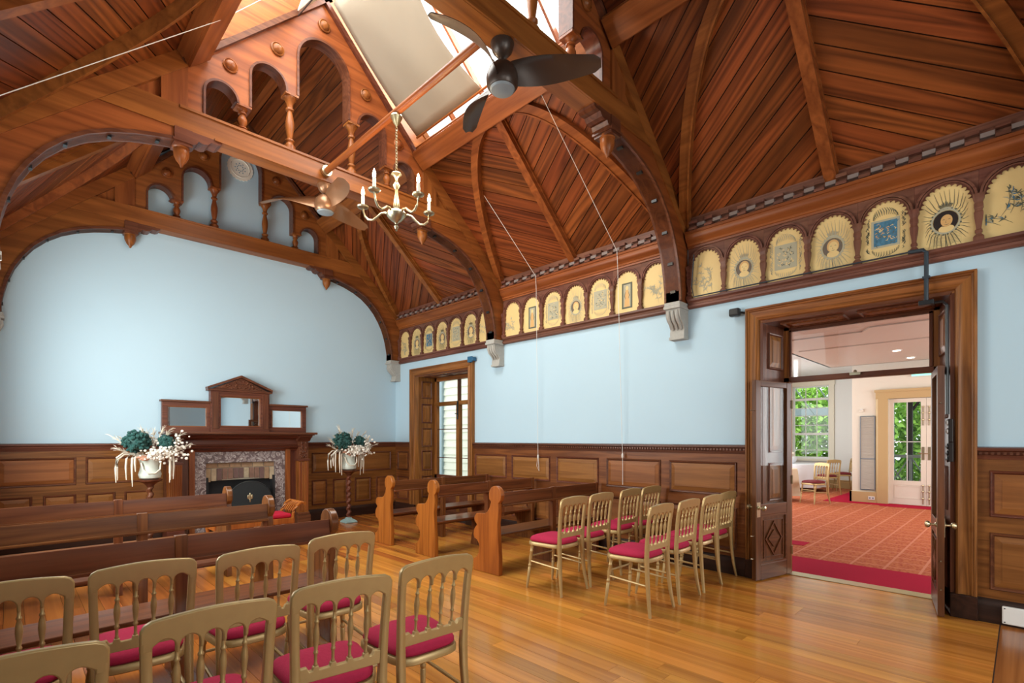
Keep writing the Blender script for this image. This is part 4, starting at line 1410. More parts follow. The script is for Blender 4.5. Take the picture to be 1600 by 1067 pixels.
obj('sockets', G().box(-0.014, -0.045, 0.02, -0.0121, -0.015, 0.055).box(-0.014, 0.015, 0.02, -0.0121, 0.045, 0.055), M['grey'], ot, smooth=0)

# french door of the hall
door_3 = sroot('door_3', (13.85, 0, 0))
g = G()
obj('casing', G().prism([(-0.07, 2.12), (-0.07, 2.30), (-0.03, 2.34), (0, 2.34), (0, 2.12)], 'z', 0, 2.33), M['tan'], door_3, smooth=0)
obj('casing', G().prism([(-0.07, 0.80), (-0.07, 0.62), (-0.03, 0.58), (0, 0.58), (0, 0.80)], 'z', 0, 2.33), M['tan'], door_3, smooth=0)
obj('casing_head', G().box(-0.07, 0.58, 2.33, 0, 2.34, 2.50).box(-0.09, 0.56, 2.48, 0, 2.36, 2.53), M['tan'], door_3, smooth=0)
for (a, b) in ((1.468, 2.118), (0.802, 1.464)):
    lf = thing('french_door_leaf', 'cream french door leaf with glass and scrolled bolts, nearest the louvred panel' if a > 1 else 'cream french door leaf half hidden behind the edge-on oak door', 'door', (13.90, (a + b) / 2, 0.01), 0, 'french door of the hall')
    w2 = (b - a) / 2
    for e in (-1, 1):
        obj('stile', G().box(-0.022, min(e * w2, e * (w2 - .09)), 0, 0.022, max(e * w2, e * (w2 - .09)), 2.31), M['cream'], lf, smooth=0)
    for z0, z1 in ((0, 0.12), (0.42, 0.52), (2.23, 2.31)):
        obj('rail', G().box(-0.021, -w2 + .09, z0, 0.021, w2 - .09, z1), M['cream'], lf, smooth=0)
    obj('kick_panel', G().box(-0.012, -w2 + .09, 0.12, 0.012, w2 - .09, 0.42).ribbon([(-w2 + .10, .13), (w2 - .10, .13), (w2 - .10, .41), (-w2 + .10, .41)], .02, 'x', -.02, -.01, closed=True), M['cream'], lf, smooth=0)
    obj('pane', G().box(-0.003, -w2 + .09, 0.52, 0.003, w2 - .09, 2.23), M['glass'], lf, smooth=0)
    obj('glazing_bar', G().box(-0.012, -w2 + .09, 1.36, 0.012, w2 - .09, 1.375).box(-0.012, -0.007, 0.52, 0.012, 0.007, 2.23), M['white'], lf, smooth=0)
    e = -1 if a > 1 else 1
    yb = e * (w2 - 0.05)
    for z0 in (0.03, 1.72):
        obj('bolt', G().tube([(-0.035, yb, z0), (-0.035, yb, z0 + 0.40)], 0.008, 6).ball((-0.035, yb, z0 + 0.40), 0.02, n=8, k=5).ball((-0.035, yb, z0 + 0.12), 0.022, n=8, k=5).ball((-0.035, yb, z0 + 0.27), 0.022, n=8, k=5), M['brass'], lf)
    obj('handle_plate', G().box(-0.032, yb - 0.022, 0.98, -0.021, yb + 0.022, 1.26).tube([(-0.03, yb, 1.12), (-0.07, yb, 1.12), (-0.07, yb + 0.08, 1.12)], 0.008, 6), M['brass'], lf)

# sash window of the hall
window_3 = sroot('window_3', (17.2, 4.54, 0))
obj('casing', G().box(-0.05, -0.62, 0.80, 0, -0.49, 3.08).box(-0.05, 0.49, 0.80, 0, 0.62, 3.08).box(-0.06, -0.64, 3.03, 0, 0.64, 3.20).box(-0.09, -0.66, 0.78, 0.0, 0.66, 0.84), M['cream'], window_3, smooth=0)
obj('sash_frame', G().box(0.06, -0.49, 0.84, 0.10, -0.45, 3.03).box(0.06, 0.45, 0.84, 0.10, 0.49, 3.03).box(0.06, -0.45, 0.84, 0.10, 0.45, 0.90).box(0.05, -0.45, 1.55, 0.11, 0.45, 1.62).box(0.06, -0.45, 2.99, 0.10, 0.45, 3.03).box(0.05, -0.45, 2.60, 0.11, 0.45, 2.67), M['white'], window_3, smooth=0)
for y in (-0.15, 0.15):
    obj('muntin', G().box(0.07, y - 0.010, 0.90, 0.09, y + 0.010, 2.99), M['white'], window_3, smooth=0)
for z in (1.10, 1.85, 2.13, 2.37):
    obj('muntin', G().box(0.07, -0.45, z - 0.010, 0.09, 0.45, z + 0.010), M['white'], window_3, smooth=0)
zz = [0.90, 1.10, 1.55, 1.85, 2.13, 2.37, 2.60, 2.99]
for i in range(3):
    for j in range(len(zz) - 1):
        if j in (1,):
            pass
        obj('pane', G().box(0.078, -0.45 + 0.30 * i + .01, zz[j] + 0.01, 0.082, -0.15 + 0.30 * i - .01, zz[j + 1] - 0.01), M['glass'], window_3, smooth=0)
aw = thing('window_awning', 'slate blue awning with slanting stays outside the hall window', 'awning', (17.5, 4.6, 2.2))
obj('valance', G().box(1.10, -1.2, 0.0, 1.14, 1.0, 0.24), M['slate'], aw, smooth=0)
for y in (-0.75, -0.1, 0.55):
    obj('stay', G().tube([(-0.12, y, 1.0), (1.10, y - 0.35, 0.02)], 0.02, 6), M['slate'], aw)

# verandah railing outside the french door
vr = thing('verandah_railing', 'slate blue verandah railing with crossed bars beyond the french door', 'railing', (15.6, 1.6, 0.0))
obj('top_rail', G().box(-0.04, -2.6, 0.98, 0.04, 0.85, 1.05), M['slate'], vr, smooth=0)
obj('top_rail', G().tube([(-0.05, 0.85, 1.02), (-1.2, 0.95, 0.95)], 0.035, 8), M['slate'], vr)
obj('bottom_rail', G().box(-0.03, -2.6, 0.12, 0.03, 0.85, 0.17), M['slate'], vr, smooth=0)
for k in range(7):
    y = 0.85 - 0.5 * k
    obj('post', G().box(-0.025, y - 0.025, 0.0, 0.025, y + 0.025, 1.0), M['slate'], vr, smooth=0)
    if k < 6:
        obj('cross_bar', G().tube([(0, y - 0.02, 0.15), (0, y - 0.48, 0.98)], 0.016, 6), M['slate'], vr)
        obj('cross_bar', G().tube([(0.012, y - 0.48, 0.15), (0.012, y - 0.02, 0.98)], 0.016, 6), M['slate'], vr)
vp = thing('verandah_post', 'dark tall verandah post seen through the french door pane', 'post', (15.75, 1.98, -0.15))
obj('shaft', G().box(-0.06, -0.06, 0.0, 0.06, 0.06, 3.3), M['dark'], vp, smooth=0, bevel=0.008)
obj('bracket', G().tube([(0, -0.05, 2.3), (0, -0.3, 2.7), (0, -0.7, 2.9)], 0.035, 6), M['dark'], vp)
vp2 = thing('verandah_post', 'pale blue verandah post at the edge of the french door pane', 'post', (15.75, 2.34, -0.15))
obj('shaft', G().box(-0.05, -0.05, 0.0, 0.05, 0.05, 3.3), M['slate'], vp2, smooth=0, bevel=0.008)
obj('collar', G().box(-0.065, -0.065, 1.0, 0.065, 0.065, 1.08), M['slate'], vp2, smooth=0)


def leafy(label, name, c, sx, sy, sz, n, seed):
    rg = random.Random(seed)
    t = thing(name, label, 'tree', (c[0], c[1], -0.16), group='garden trees outside the hall')
    g = G()
    for i in range(n):
        while True:
            p = (rg.uniform(-1, 1), rg.uniform(-1, 1), rg.uniform(-1, 1))
            if p[0] ** 2 + p[1] ** 2 + p[2] ** 2 < 1:
                break
        p = Vector((p[0] * sx, p[1] * sy, c[2] + p[2] * sz))
        a = Vector((rg.uniform(-1, 1), rg.uniform(-1, 1), rg.uniform(-1, 1))).normalized() * rg.uniform(.10, .19)
        b = Vector((rg.uniform(-1, 1), rg.uniform(-1, 1), rg.uniform(-.6, .6))).normalized() * .07
        g.add([(p - a)[:], (p + b)[:], (p + a)[:], (p - b)[:]], [(0, 1, 2, 3)])
    o = obj('foliage', g, M['leaf'], t, smooth=0)
    o['kind'] = 'stuff'
    obj('trunk', G().tube([(0, 0, 0), (.05, .03, c[2] * .5), (-.03, 0, c[2])], [.12, .09, .05], 8), M['dark'], t)
    return t


leafy('bushy green tree filling the hall sash window', 'garden_tree', (24.2, 6.3, 1.9), 1.4, 2.8, 2.3, 8500, 1)
leafy('bright green tree seen through the french door panes', 'garden_tree', (20.5, 1.2, 1.9), 1.4, 2.6, 2.6, 9000, 2)


# ================================================================== PEWS
PEW = [(0.0, 0.0), (0.0, 0.19), (0.014, 0.36), (0.026, 0.55), (0.006, 0.69), (0.016, 0.765), (-0.022, 0.80), (-0.032, 0.845)]
PEW += [(0.065 + 0.097 * math.cos(R(a)), 0.85 + 0.097 * math.sin(R(a))) for a in (175, 150, 125, 100, 75, 50, 25, 0)]
PEW += [(0.158, 0.80), (0.130, 0.775), (0.150, 0.715), (0.190, 0.660), (0.235, 0.638), (0.310, 0.634), (0.365, 0.628), (0.388, 0.605), (0.404, 0.57), (0.396, 0.535), (0.362, 0.51), (0.362, 0.495), (0.392, 0.47), (0.412, 0.43), (0.416, 0.39), (0.402, 0.352)]
PEW += [(0.36, 0.338), (0.328, 0.30), (0.318, 0.255), (0.330, 0.20), (0.362, 0.155), (0.416, 0.125), (0.416, 0.0)]


def pew(label, x0, x1, y0, gid, em='pewend', ends=(-1, 1)):
    """faces +y; ends at x0 and x1, back edge at y0"""
    t = thing('church_pew', label, 'pew', ((x0 + x1) / 2, y0, 0), group=gid)
    h = (x1 - x0) / 2
    ge = G().prism(PEW, 'x', -0.026, 0.026)
    me = ge.mesh('end_panel', [M[em]], 30)
    for e in (-1, 1):
        if e in ends:
            obj('end_panel', me, parent=t, loc=(e * (h - 0.026), 0, 0), bevel=0.006)
        else:
            obj('wall_post', G().prism([(-0.008, 0.0), (0.36, 0.0), (0.34, 0.12), (0.30, 0.20), (0.37, 0.36), (0.37, 0.43), (0.06, 0.46), (0.045, 0.885), (-0.008, 0.885)], 'x', e * h - 0.026 - 0.026 * e, e * h + 0.026 - 0.026 * e), M['pewZ'], t, smooth=0, bevel=0.005)
        obj('cleat', G().box(min(e * (h - .052), e * (h - .085)), 0.0, 0.63, max(e * (h - .052), e * (h - .085)), 0.05, 0.75), M['pewX'], t, smooth=0, bevel=0.004)
    obj('back_rail', G().prism([(-0.002, 0.745), (0.022, 0.745), (0.030, 0.875), (0.004, 0.878)], 'x', -h + .05, h - .05), M['pewX'], t, smooth=0, bevel=0.004)
    obj('rail_lip', G().box(-h + .05, -0.022, 0.728, h - .05, 0.055, 0.748), M['pewX'], t, smooth=0, bevel=0.005)
    obj('seat', G().box(-h + .05, 0.03, 0.405, h - .05, 0.385, 0.432), M['pewX'], t, smooth=0, bevel=0.006)
    obj('seat_apron', G().box(-h + .05, 0.33, 0.33, h - .05, 0.352, 0.405), M['pewX'], t, smooth=0)
    obj('middle_post', G().prism([(-0.008, 0.0), (0.05, 0.0), (0.06, 0.40), (0.05, 0.72), (0.04, 0.885), (-0.008, 0.885), (-0.012, 0.40)], 'x', -0.032, 0.032), M['pewZ'], t, smooth=0, bevel=0.004)
    obj('middle_leg', G().prism([(0.05, 0.0), (0.36, 0.0), (0.34, 0.12), (0.30, 0.20), (0.35, 0.33), (0.35, 0.405), (0.05, 0.405)], 'x', -0.018, 0.018), M['pewZ'], t, smooth=0)
    return t


for lab, yy in (('dark wooden pew nearest the fireplace on the flower stand side', 5.87), ('dark wooden pew, middle of the three before the fireplace', 4.68), ('dark wooden pew directly in front of the big gilt chairs', 3.46)):
    pew(lab, -0.24, 1.665, yy, 'pews before the fireplace', 'pewZ')
for lab, yy in (('short pew beside the narrow doorway, farthest of its three', 6.012), ('short pew, middle of the three along the panelled wall', 5.015), ('short pew just in front of the small row of gilt chairs', 3.883)):
    pew(lab, 3.655, 5.42, yy, 'pews along the panelled wall', ends=(-1,))


# ================================================================== GILT CHAIRS
def yb(z):
    pts = [(0.0, -0.228), (0.12, -0.208), (0.30, -0.188), (0.45, -0.182), (0.60, -0.188), (0.75, -0.203), (0.92, -0.230)]
    for (a, b), (c, d) in zip(pts, pts[1:]):
        if z <= c:
            return b + (d - b) * (z - a) / (c - a)
    return pts[-1][1]


def make_chair(label, seat_mat):
    t = thing('gilt_chair', label, 'chair')
    gm = M['gold']
    for s in (-1, 1):
        P = []
        zs = [0.0, 0.06, 0.14, 0.24, 0.36, 0.45, 0.55, 0.65, 0.75, 0.83]
        xs = [0.197, 0.190, 0.181, 0.174, 0.170, 0.170, 0.172, 0.175, 0.178, 0.180]
        path = [(s * x, yb(z), z) for x, z in zip(xs, zs)]
        g = G()
        v, f = [], []
        for i, p in enumerate(path):
            r = [0.011, 0.012, 0.014, 0.0155, 0.017, 0.018, 0.0165, 0.0155, 0.015, 0.015][i]
            for a, b in ((-1, -.8), (-.8, -1), (.8, -1), (1, -.8), (1, .8), (.8, 1), (-.8, 1), (-1, .8)):
                v.append((p[0] + a * r, p[1] + b * r * 0.85, p[2]))
        n = len(path)
        for i in range(n - 1):
            for k in range(8):
                f.append((i * 8 + k, i * 8 + (k + 1) % 8, (i + 1) * 8 + (k + 1) % 8, (i + 1) * 8 + k))
        f.append(tuple(range(7, -1, -1)))
        f.append(tuple((n - 1) * 8 + k for k in range(8)))
        g.add(v, f)
        obj('rear_leg', g, gm, t, smooth=50)
    # crest rail with scalloped underside
    hw = 0.196
    top = [(-hw, 0.80), (-hw, 0.868), (-hw + 0.010, 0.886), (-hw + 0.030, 0.897)] + [(x, 0.897 + 0.013 * math.cos(x / 0.17 * math.pi / 2)) for x in (-0.13, -0.09, -0.045, 0, 0.045, 0.09, 0.13)] + [(hw - 0.030, 0.897), (hw - 0.010, 0.886), (hw, 0.868), (hw, 0.80)]
    bot = [(0.164, 0.80)]
    n = 5
    wi = 0.328 / n
    for k in range(n):
        c = 0.164 - wi * (k + 0.5)
        aa = arc(c, 0.803, wi / 2 - 0.006, 0, 180, 9, 0.030)
        if k == 0:
            aa = [(0.164, 0.815)] + aa[3:]
        if k == n - 1:
            aa = aa[:-3] + [(-0.164, 0.815)]
        bot += aa
        if k < n - 1:
            e = 0.164 - wi * (k + 1)
            bot += [(e + 0.006, 0.782), (e - 0.006, 0.782)]
    bot += [(-0.164, 0.80)]
    g = G().prism(top + bot, 'y', -0.012, 0.012)
    g.v = [(x, y + yb(z) + 0.006 * (1 - (x / 0.2) ** 2) * -1, z) for x, y, z in g.v]
    obj('crest_rail', g, gm, t, smooth=40, bevel=0.005)
    # lower rail
    pr = [(-0.160, 0.525), (0.160, 0.525), (0.160, 0.582), (0.132, 0.584)]
    for k in range(4):
        c = 0.164 - wi * (k + 1)
        pr += [(c + 0.024, 0.566), (c + 0.013, 0.567), (c + 0.010, 0.582), (c - 0.010, 0.582), (c - 0.013, 0.567), (c - 0.024, 0.566)]
    pr += [(-0.132, 0.584), (-0.160, 0.582)]
    g = G().prism(pr, 'y', -0.011, 0.011)
    g.v = [(x, y + yb(z), z) for x, y, z in g.v]
    obj('lower_rail', g, gm, t, smooth=40, bevel=0.003)
    sp_ = [(0.0060, 0.578), (0.0085, 0.585), (0.0060, 0.592), (0.0062, 0.625), (0.0095, 0.630), (0.0095, 0.636), (0.0065, 0.641), (0.0105, 0.675), (0.0125, 0.700), (0.0105, 0.725), (0.0065, 0.746), (0.0095, 0.750), (0.0095, 0.756), (0.0060, 0.761), (0.0062, 0.79)]
    gs = G().lathe(sp_, n=10)
    gs.v = [(x, y + yb(z) - yb(0.68), z) for x, y, z in gs.v]
    me = gs.mesh('spindle', [gm], 50)
    for k in range(4):
        obj('spindle', me, parent=t, loc=(0.164 - wi * (k + 1), yb(0.68), 0))
    # seat frame and cushion

    def seat_loop(k, n=32, e=0.42):
        out = []
        for i in range(n):
            a = 2 * math.pi * i / n
            c, s = math.cos(a), math.sin(a)
            x = math.copysign(abs(c) ** e, c)
            y = math.copysign(abs(s) ** e, s)
            w = 0.188 + 0.022 * y
            out.append((x * w * k, y * 0.203 * k + 0.018))
        return out
    g = G()
    lp, li = seat_loop(1.0), seat_loop(0.80)
    n = len(lp)
    v = []
    for z, q in ((0.418, 0.96), (0.424, 1.0), (0.448, 1.0), (0.456, 0.97)):
        v += [(x * q, (y - .018) * q + .018, z) for x, y in lp]
    f = []
    for i in range(3):
        for k in range(n):
            f.append((i * n + k, i * n + (k + 1) % n, (i + 1) * n + (k + 1) % n, (i + 1) * n + k))
    f += [tuple(range(n - 1, -1, -1)), tuple(3 * n + k for k in range(n))]
    obj('seat_frame', G().add(v, f), gm, t, smooth=45)
    v = []
    qs = [(0.90, 0.455), (0.955, 0.468), (0.955, 0.480), (0.91, 0.497), (0.76, 0.513), (0.5, 0.522), (0.22, 0.526)]
    for q, z in qs:
        v += [(x * q, (y - .018) * q + .018, z) for x, y in lp]
    f = []
    for i in range(len(qs) - 1):
        for k in range(n):
            f.append((i * n + k, i * n + (k + 1) % n, (i + 1) * n + (k + 1) % n, (i + 1) * n + k))
    f += [tuple(range(n - 1, -1, -1)), tuple((len(qs) - 1) * n + k for k in range(n))]
    obj('cushion', G().add(v, f), seat_mat, t, smooth=60)
    lg = [(0.010, 0), (0.012, 0.03), (0.0155, 0.20), (0.012, 0.205), (0.017, 0.215), (0.017, 0.225), (0.012, 0.232), (0.014, 0.25), (0.018, 0.30), (0.014, 0.345), (0.018, 0.352), (0.018, 0.362), (0.014, 0.368), (0.017, 0.40), (0.017, 0.425)]
    for s in (-1, 1):
        g = G().lathe(lg, n=10)
        g.v = [(x + s * (0.188 - 0.028 * z / 0.42), y + 0.212 - 0.045 * z / 0.42, z) for x, y, z in g.v]
        obj('front_leg', g, gm, t, smooth=50)
        obj('stretcher', G().tube([(s * 0.171, 0.19, 0.262), (s * 0.173, 0.0, 0.252), (s * 0.173, yb(0.24), 0.242)], [0.008, 0.010, 0.008], 8), gm, t)
    obj('stretcher', G().tube([(-0.168, 0.185, 0.305), (0, 0.185, 0.305), (0.168, 0.185, 0.305)], [0.008, 0.010, 0.008], 8), gm, t)
    return t


CH = []
gA = 'gilt chairs behind the long pews'
gB = 'gilt chairs beside the panelled wall'
# centre x, centre y (seat), rotation, label   (rear legs stand 0.225 behind the centre)
spots = [
    (0.00, 2.945, -2, gA, 'gilt chair cut off by the picture edge, just behind the long pew'),
    (0.435, 2.955, -2, gA, 'gilt chair behind the long pew, second from the picture edge'),
    (0.895, 2.910, -1, gA, 'gilt chair behind the long pew, third from the picture edge'),
    (1.375, 2.980, -3, gA, 'gilt chair at the aisle end of the row just behind the long pew'),
    (0.01, 2.020, -2, gA, 'gilt chair cropped at the bottom corner of the picture'),
    (0.480, 2.080, -2, gA, 'big gilt chair at the bottom, second in the closest row'),
    (0.955, 2.080, -8, gA, 'slightly turned gilt chair, third in the closest row'),
    (1.410, 2.115, -3, gA, 'gilt chair standing at the aisle end of the closest row'),
    (3.775, 3.200, 0, gB, 'gilt chair at the aisle end, beside the end of a short pew'),
    (4.225, 3.205, 0, gB, 'gilt chair second from the aisle in the row behind the short pew'),
    (4.800, 3.230, 0, gB, 'gilt chair third from the aisle in the row behind the short pew'),
    (5.235, 3.225, -1, gB, 'gilt chair against the panelled wall behind the short pew'),
    (3.865, 2.350, 0, gB, 'gilt chair standing forward at the aisle end of the rear wall row'),
    (4.345, 2.340, 0, gB, 'gilt chair second from the aisle in the row nearest the doorway'),
    (4.835, 2.345, 0, gB, 'gilt chair third from the aisle in the row nearest the doorway'),
    (5.250, 2.365, 0, gB, 'gilt chair against the wall next to the opened glazed door'),
]
proto = make_chair(spots[0][4], M['crimson'])
for i, (x, y, r, grp, lab) in enumerate(spots):
    if i == 0:
        proto.location = (x, y, 0)
        proto.rotation_euler = (0, 0, R(r))
        proto['group'] = grp
    else:
        dup(proto, lab, (x, y, 0), R(r), grp)
# chairs and tables in the hall
hall = [
    (12.80, 3.30, 62, 'gilt chair standing on the patterned hall carpet nearest the doorway'),
    (15.15, 3.60, -38, 'gilt chair with its back to the doorway at the white hall table'),
    (16.40, 3.52, 25, 'gilt chair at the far side of the white hall table by the pier'),
    (14.85, 4.75, -100, 'gilt chair at the hall table partly hidden by the glazed door leaf'),
]
hp_ = make_chair(hall[0][3], plain('wine_red_seat', (0.16, 0.01, 0.016), 0.8))
for i, (x, y, r, lab) in enumerate(hall):
    if i == 0:
        hp_.location = (x, y, 0.0)
        hp_.rotation_euler = (0, 0, R(r))
        hp_['group'] = 'gilt chairs in the hall'
    else:
        dup(hp_, lab, (x, y, 0.0), R(r), 'gilt chairs in the hall')


def cloth_table(label, x, y, r, mat, seed):
    t = thing('round_table', label, 'table', (x, y, 0))
    n = 48
    v = []
    for rr, z, w in ((0.02, 0.745, 0), (r * 0.9, 0.745, 0), (r, 0.742, 0), (r * 1.02, 0.70, .01), (r * 1.04, 0.45, .035), (r * 1.07, 0.12, .06)):
        for k in range(n):
            a = 2 * math.pi * k / n
            q = rr + w * math.sin(8 * a + seed)
            v.append((q * math.cos(a), q * math.sin(a), z))
    f = [(i * n + k, i * n + (k + 1) % n, (i + 1) * n + (k + 1) % n, (i + 1) * n + k) for i in range(5) for k in range(n)]
    f.append(tuple(range(n)))
    obj('tablecloth', G().add(v, f), mat, t, smooth=60)
    obj('pedestal', G().lathe([(0.25, 0), (0.25, 0.03), (0.05, 0.08), (0.04, 0.70), (0.3, 0.72)], n=14), M['dark'], t)
    return t


cloth_table('round hall table under a long white cloth below the window', 15.85, 4.50, 0.66, M['linen'], 0.3)
cloth_table('round hall table with a cream cloth beside the glazed door leaf', 12.98, 4.18, 0.46, M['linen2'], 1.2)
tb = thing('glass_bowl', 'clear glass bowl of white flowers on the white hall table', 'bowl', (15.65, 4.62, 0.747))
obj('bowl', G().lathe([(0.07, 0), (0.12, 0.06), (0.15, 0.15), (0.14, 0.20)], n=16), M['linen'], tb)
rg = random.Random(9)
for k in range(14):
    a = rg.uniform(0, 6.28)
    r_ = rg.uniform(0, .15)
    obj('blossom', G().ball((r_ * math.cos(a), r_ * math.sin(a), 0.20 + rg.uniform(0, .10)), 0.045, n=7, k=5), M['pampas'], tb)

# ================================================================== FIREPLACE
fp = thing('fireplace', 'dark carved wooden fireplace with veined marble surround on the back wall', 'fireplace', (XC, YB, 0))


def F(name, g, m, parent=fp, smooth=0, bevel=0.0):
    g.v = [(x, y - YB, z) for x, y, z in g.v] if parent is fp else g.v
    return obj(name, g, m, parent, smooth=smooth, bevel=bevel)


F('side_board', G().box(-1.02, 8.72, 0, -0.66, 8.89, 1.30), M['redZ'])
F('side_board', G().box(0.66, 8.72, 0, 1.02, 8.89, 1.30), M['redZ'])
F('marble_surround', G().prism([(-0.66, 0), (-0.66, 1.245), (0.66, 1.245), (0.66, 0), (0.505, 0), (0.505, 1.075), (-0.505, 1.075), (-0.505, 0)], 'y', 8.73, 8.89), M['marble'])
F('surround_bead', G().ribbon([(0.505, 0), (0.505, 1.075), (-0.505, 1.075), (-0.505, 0)], -0.012, 'y', 8.722, 8.735), M['marble'])
F('inner_frame', G().box(-0.735, 8.68, 0, -0.66, 8.89, 1.27).box(0.66, 8.68, 0, 0.735, 8.89, 1.27), M['trussZ'], bevel=0.005)
F('entablature', G().prism([(8.89, 1.245), (8.70, 1.245), (8.68, 1.275), (8.62, 1.30), (8.60, 1.325), (8.66, 1.335), (8.68, 1.36), (8.68, 1.42), (8.66, 1.44), (8.60, 1.455), (8.56, 1.49), (8.52, 1.505), (8.89, 1.505)], 'x', -0.86, 0.86), M['redX'], smooth=20)
F('mantel_shelf', G().box(-1.08, 8.40, 1.515, 1.08, 8.89, 1.55).box(-1.05, 8.44, 1.50, 1.05, 8.89, 1.515), M['redX'], bevel=0.006)
for s in (-1, 1):
    cx = s * 0.925
    sh = G()
    sh.prism([(cx - 0.082, 0.20), (cx + 0.082, 0.20), (cx + 0.088, 1.07), (cx - 0.088, 1.07)], 'y', 8.60, 8.72)
    F('pilaster', sh, M['trussZ'])
    for k in range(6):
        xx = cx - 0.068 + k * 0.0272
        F('reed', G().tube([(xx, 8.60, 0.23), (xx * 1.0, 8.60, 1.05)], 0.010, 6), M['trussZ'], smooth=50)
    F('pilaster_base', G().box(cx - 0.11, 8.57, 0, cx + 0.11, 8.89, 0.16).box(cx - 0.098, 8.585, 0.16, cx + 0.098, 8.89, 0.20), M['redX'], bevel=0.005)
    F('pilaster_neck', G().box(cx - 0.10, 8.58, 1.07, cx + 0.10, 8.89, 1.10), M['redX'], bevel=0.004)
    F('carved_block', G().box(cx - 0.082, 8.61, 1.10, cx + 0.082, 8.89, 1.40), M['redZ'])
    rg = random.Random(4)
    g = G()
    for k in range(38):
        g.ball((cx + rg.uniform(-.06, .06), 8.608, 1.115 + rg.uniform(0, .27)), rg.uniform(.010, .019), 0.010, rg.uniform(.012, .024), n=7, k=5)
    o = F('carving', g, M['redZ'], smooth=60)
    o['kind'] = 'stuff'
    F('capital', G().prism([(8.61, 1.40), (8.58, 1.42), (8.55, 1.45), (8.50, 1.47), (8.48, 1.505), (8.89, 1.505), (8.89, 1.40)], 'x', cx - 0.105, cx + 0.105), M['redX'], smooth=20)
# bricks: soldier course with a thin row above, over an arched fire opening
F('brick_backing', G().box(-0.505, 8.785, 0.80, 0.505, 8.88, 1.075), M['mortar'])
bk = G().box(-0.5, -0.5, -0.5, 0.5, 0.5, 0.5)
rg = random.Random(5)
nb = 13
wbk = 1.01 / nb
for k in range(nb):
    x = -0.505 + (k + .5) * wbk
    zb = 0.775 + 0.05 * (1 - (x / 0.5) ** 2)
    o = F('brick', G().box(x - wbk / 2 + .005, 8.766 + rg.uniform(0, .006), zb, x + wbk / 2 - .005, 8.80, 0.985), M['brick'][rg.randrange(5)], bevel=0.004)
for k in range(6):
    w6 = 1.01 / 6
    x = -0.505 + (k + .5) * w6
    o = F('brick', G().box(x - w6 / 2 + .005, 8.766 + rg.uniform(0, .006), 0.995, x + w6 / 2 - .005, 8.80, 1.07), M['brick'][rg.choice([0, 2, 4])], bevel=0.004)
F('firebox', G().box(-0.50, 8.88, 0, 0.50, 8.895, 0.85).box(-0.505, 8.74, 0, -0.47, 8.88, 0.85).box(0.47, 8.74, 0, 0.505, 8.88, 0.85), M['soot'])
F('hearth_slab', G().box(-0.80, 8.25, 0.0, 0.80, 8.62, 0.025), M['marble'], bevel=0.004)
# fan-shaped iron screen
fs_ = thing('fire_screen', 'rounded black iron fire screen with a small emblem in the hearth', 'fire screen', (XC + 0.06, 8.55, 0.026))
obj('plate', G().prism([(-0.33, 0.0), (0.33, 0.0)] + arc(0, 0.42, 0.33, 0, 180, 28), 'y', -0.010, 0.010), M['iron'], fs_, smooth=0)
obj('rim', G().tube([(-0.33, 0, 0.0)] + [(p[0], 0, p[1]) for p in arc(0, 0.42, 0.33, 180, 0, 28)] + [(0.33, 0, 0.0)], 0.013, 8), M['iron'], fs_)
ge = G()
ge.ball((0, -0.012, 0.52), 0.013, 0.004, 0.055, n=8, k=6).ball((-0.026, -0.012, 0.51), 0.016, 0.004, 0.036, n=8, k=6).ball((0.026, -0.012, 0.51), 0.016, 0.004, 0.036, n=8, k=6)
ge.ball((0, -0.012, 0.455), 0.010, 0.004, 0.032, n=8, k=6).box(-0.03, -0.016, 0.476, 0.03, -0.010, 0.486)
obj('emblem', ge, M['brass'], fs_)
for s in (-1, 1):
    obj('foot', G().tube([(s * 0.26, -0.07, 0.0), (s * 0.26, 0, 0.035), (s * 0.26, 0.07, 0.0)], 0.012, 6), M['iron'], fs_)

# overmantel
om = thing('overmantel_mirror', 'pedimented wooden overmantel with three mirrors standing on the mantel shelf', 'mirror', (XC, 8.80, 1.551))


def O(name, g, m, smooth=0, bevel=0.0):
    g.v = [(x, y, z - 1.551) for x, y, z in g.v]
    return obj(name, g, m, om, smooth=smooth, bevel=bevel)


wm = M['redX']
for (x0, x1, z1, a, b, c, d) in ((-1.05, -0.43, 2.02, -0.98, -0.477, 1.626, 1.927), (0.43, 1.05, 2.02, 0.477, 0.98, 1.626, 1.927)):
    O('side_frame', G().box(x0, 0.0, 1.551, x1, 0.08, c).box(x0, 0, d, x1, 0.08, z1 - .03).box(x0, 0, c, a, 0.08, d).box(b, 0, c, x1, 0.08, d), wm, bevel=0.004)
    O('side_cornice', G().box(x0 - 0.02, -0.03, z1 - 0.03, x1 + 0.02, 0.08, z1), wm, bevel=0.004)
    O('mirror_glass', G().box(a, 0.035, c, b, 0.04, d), M['mirror'])
    O('mirror_bead', G().ribbon([(a, c), (b, c), (b, d), (a, d)], 0.014, 'y', 0.015, 0.036, closed=True), M['trussX'])
O('centre_frame', G().box(-0.43, -0.03, 1.551, 0.43, 0.09, 1.639).box(-0.43, -0.03, 2.107, 0.43, 0.09, 2.19).box(-0.43, -0.03, 1.639, -0.293, 0.09, 2.107).box(0.293, -0.03, 1.639, 0.43, 0.09, 2.107), wm, bevel=0.005)
O('mirror_glass', G().box(-0.293, 0.02, 1.639, 0.293, 0.025, 2.107), M['mirror'])
O('mirror_bead', G().ribbon([(-0.293, 1.639), (0.293, 1.639), (0.293, 2.107), (-0.293, 2.107)], 0.016, 'y', -0.005, 0.022, closed=True), M['trussX'])
O('pediment', G().prism([(-0.44, 2.20), (0.44, 2.20), (0, 2.41)], 'y', -0.02, 0.09), wm)
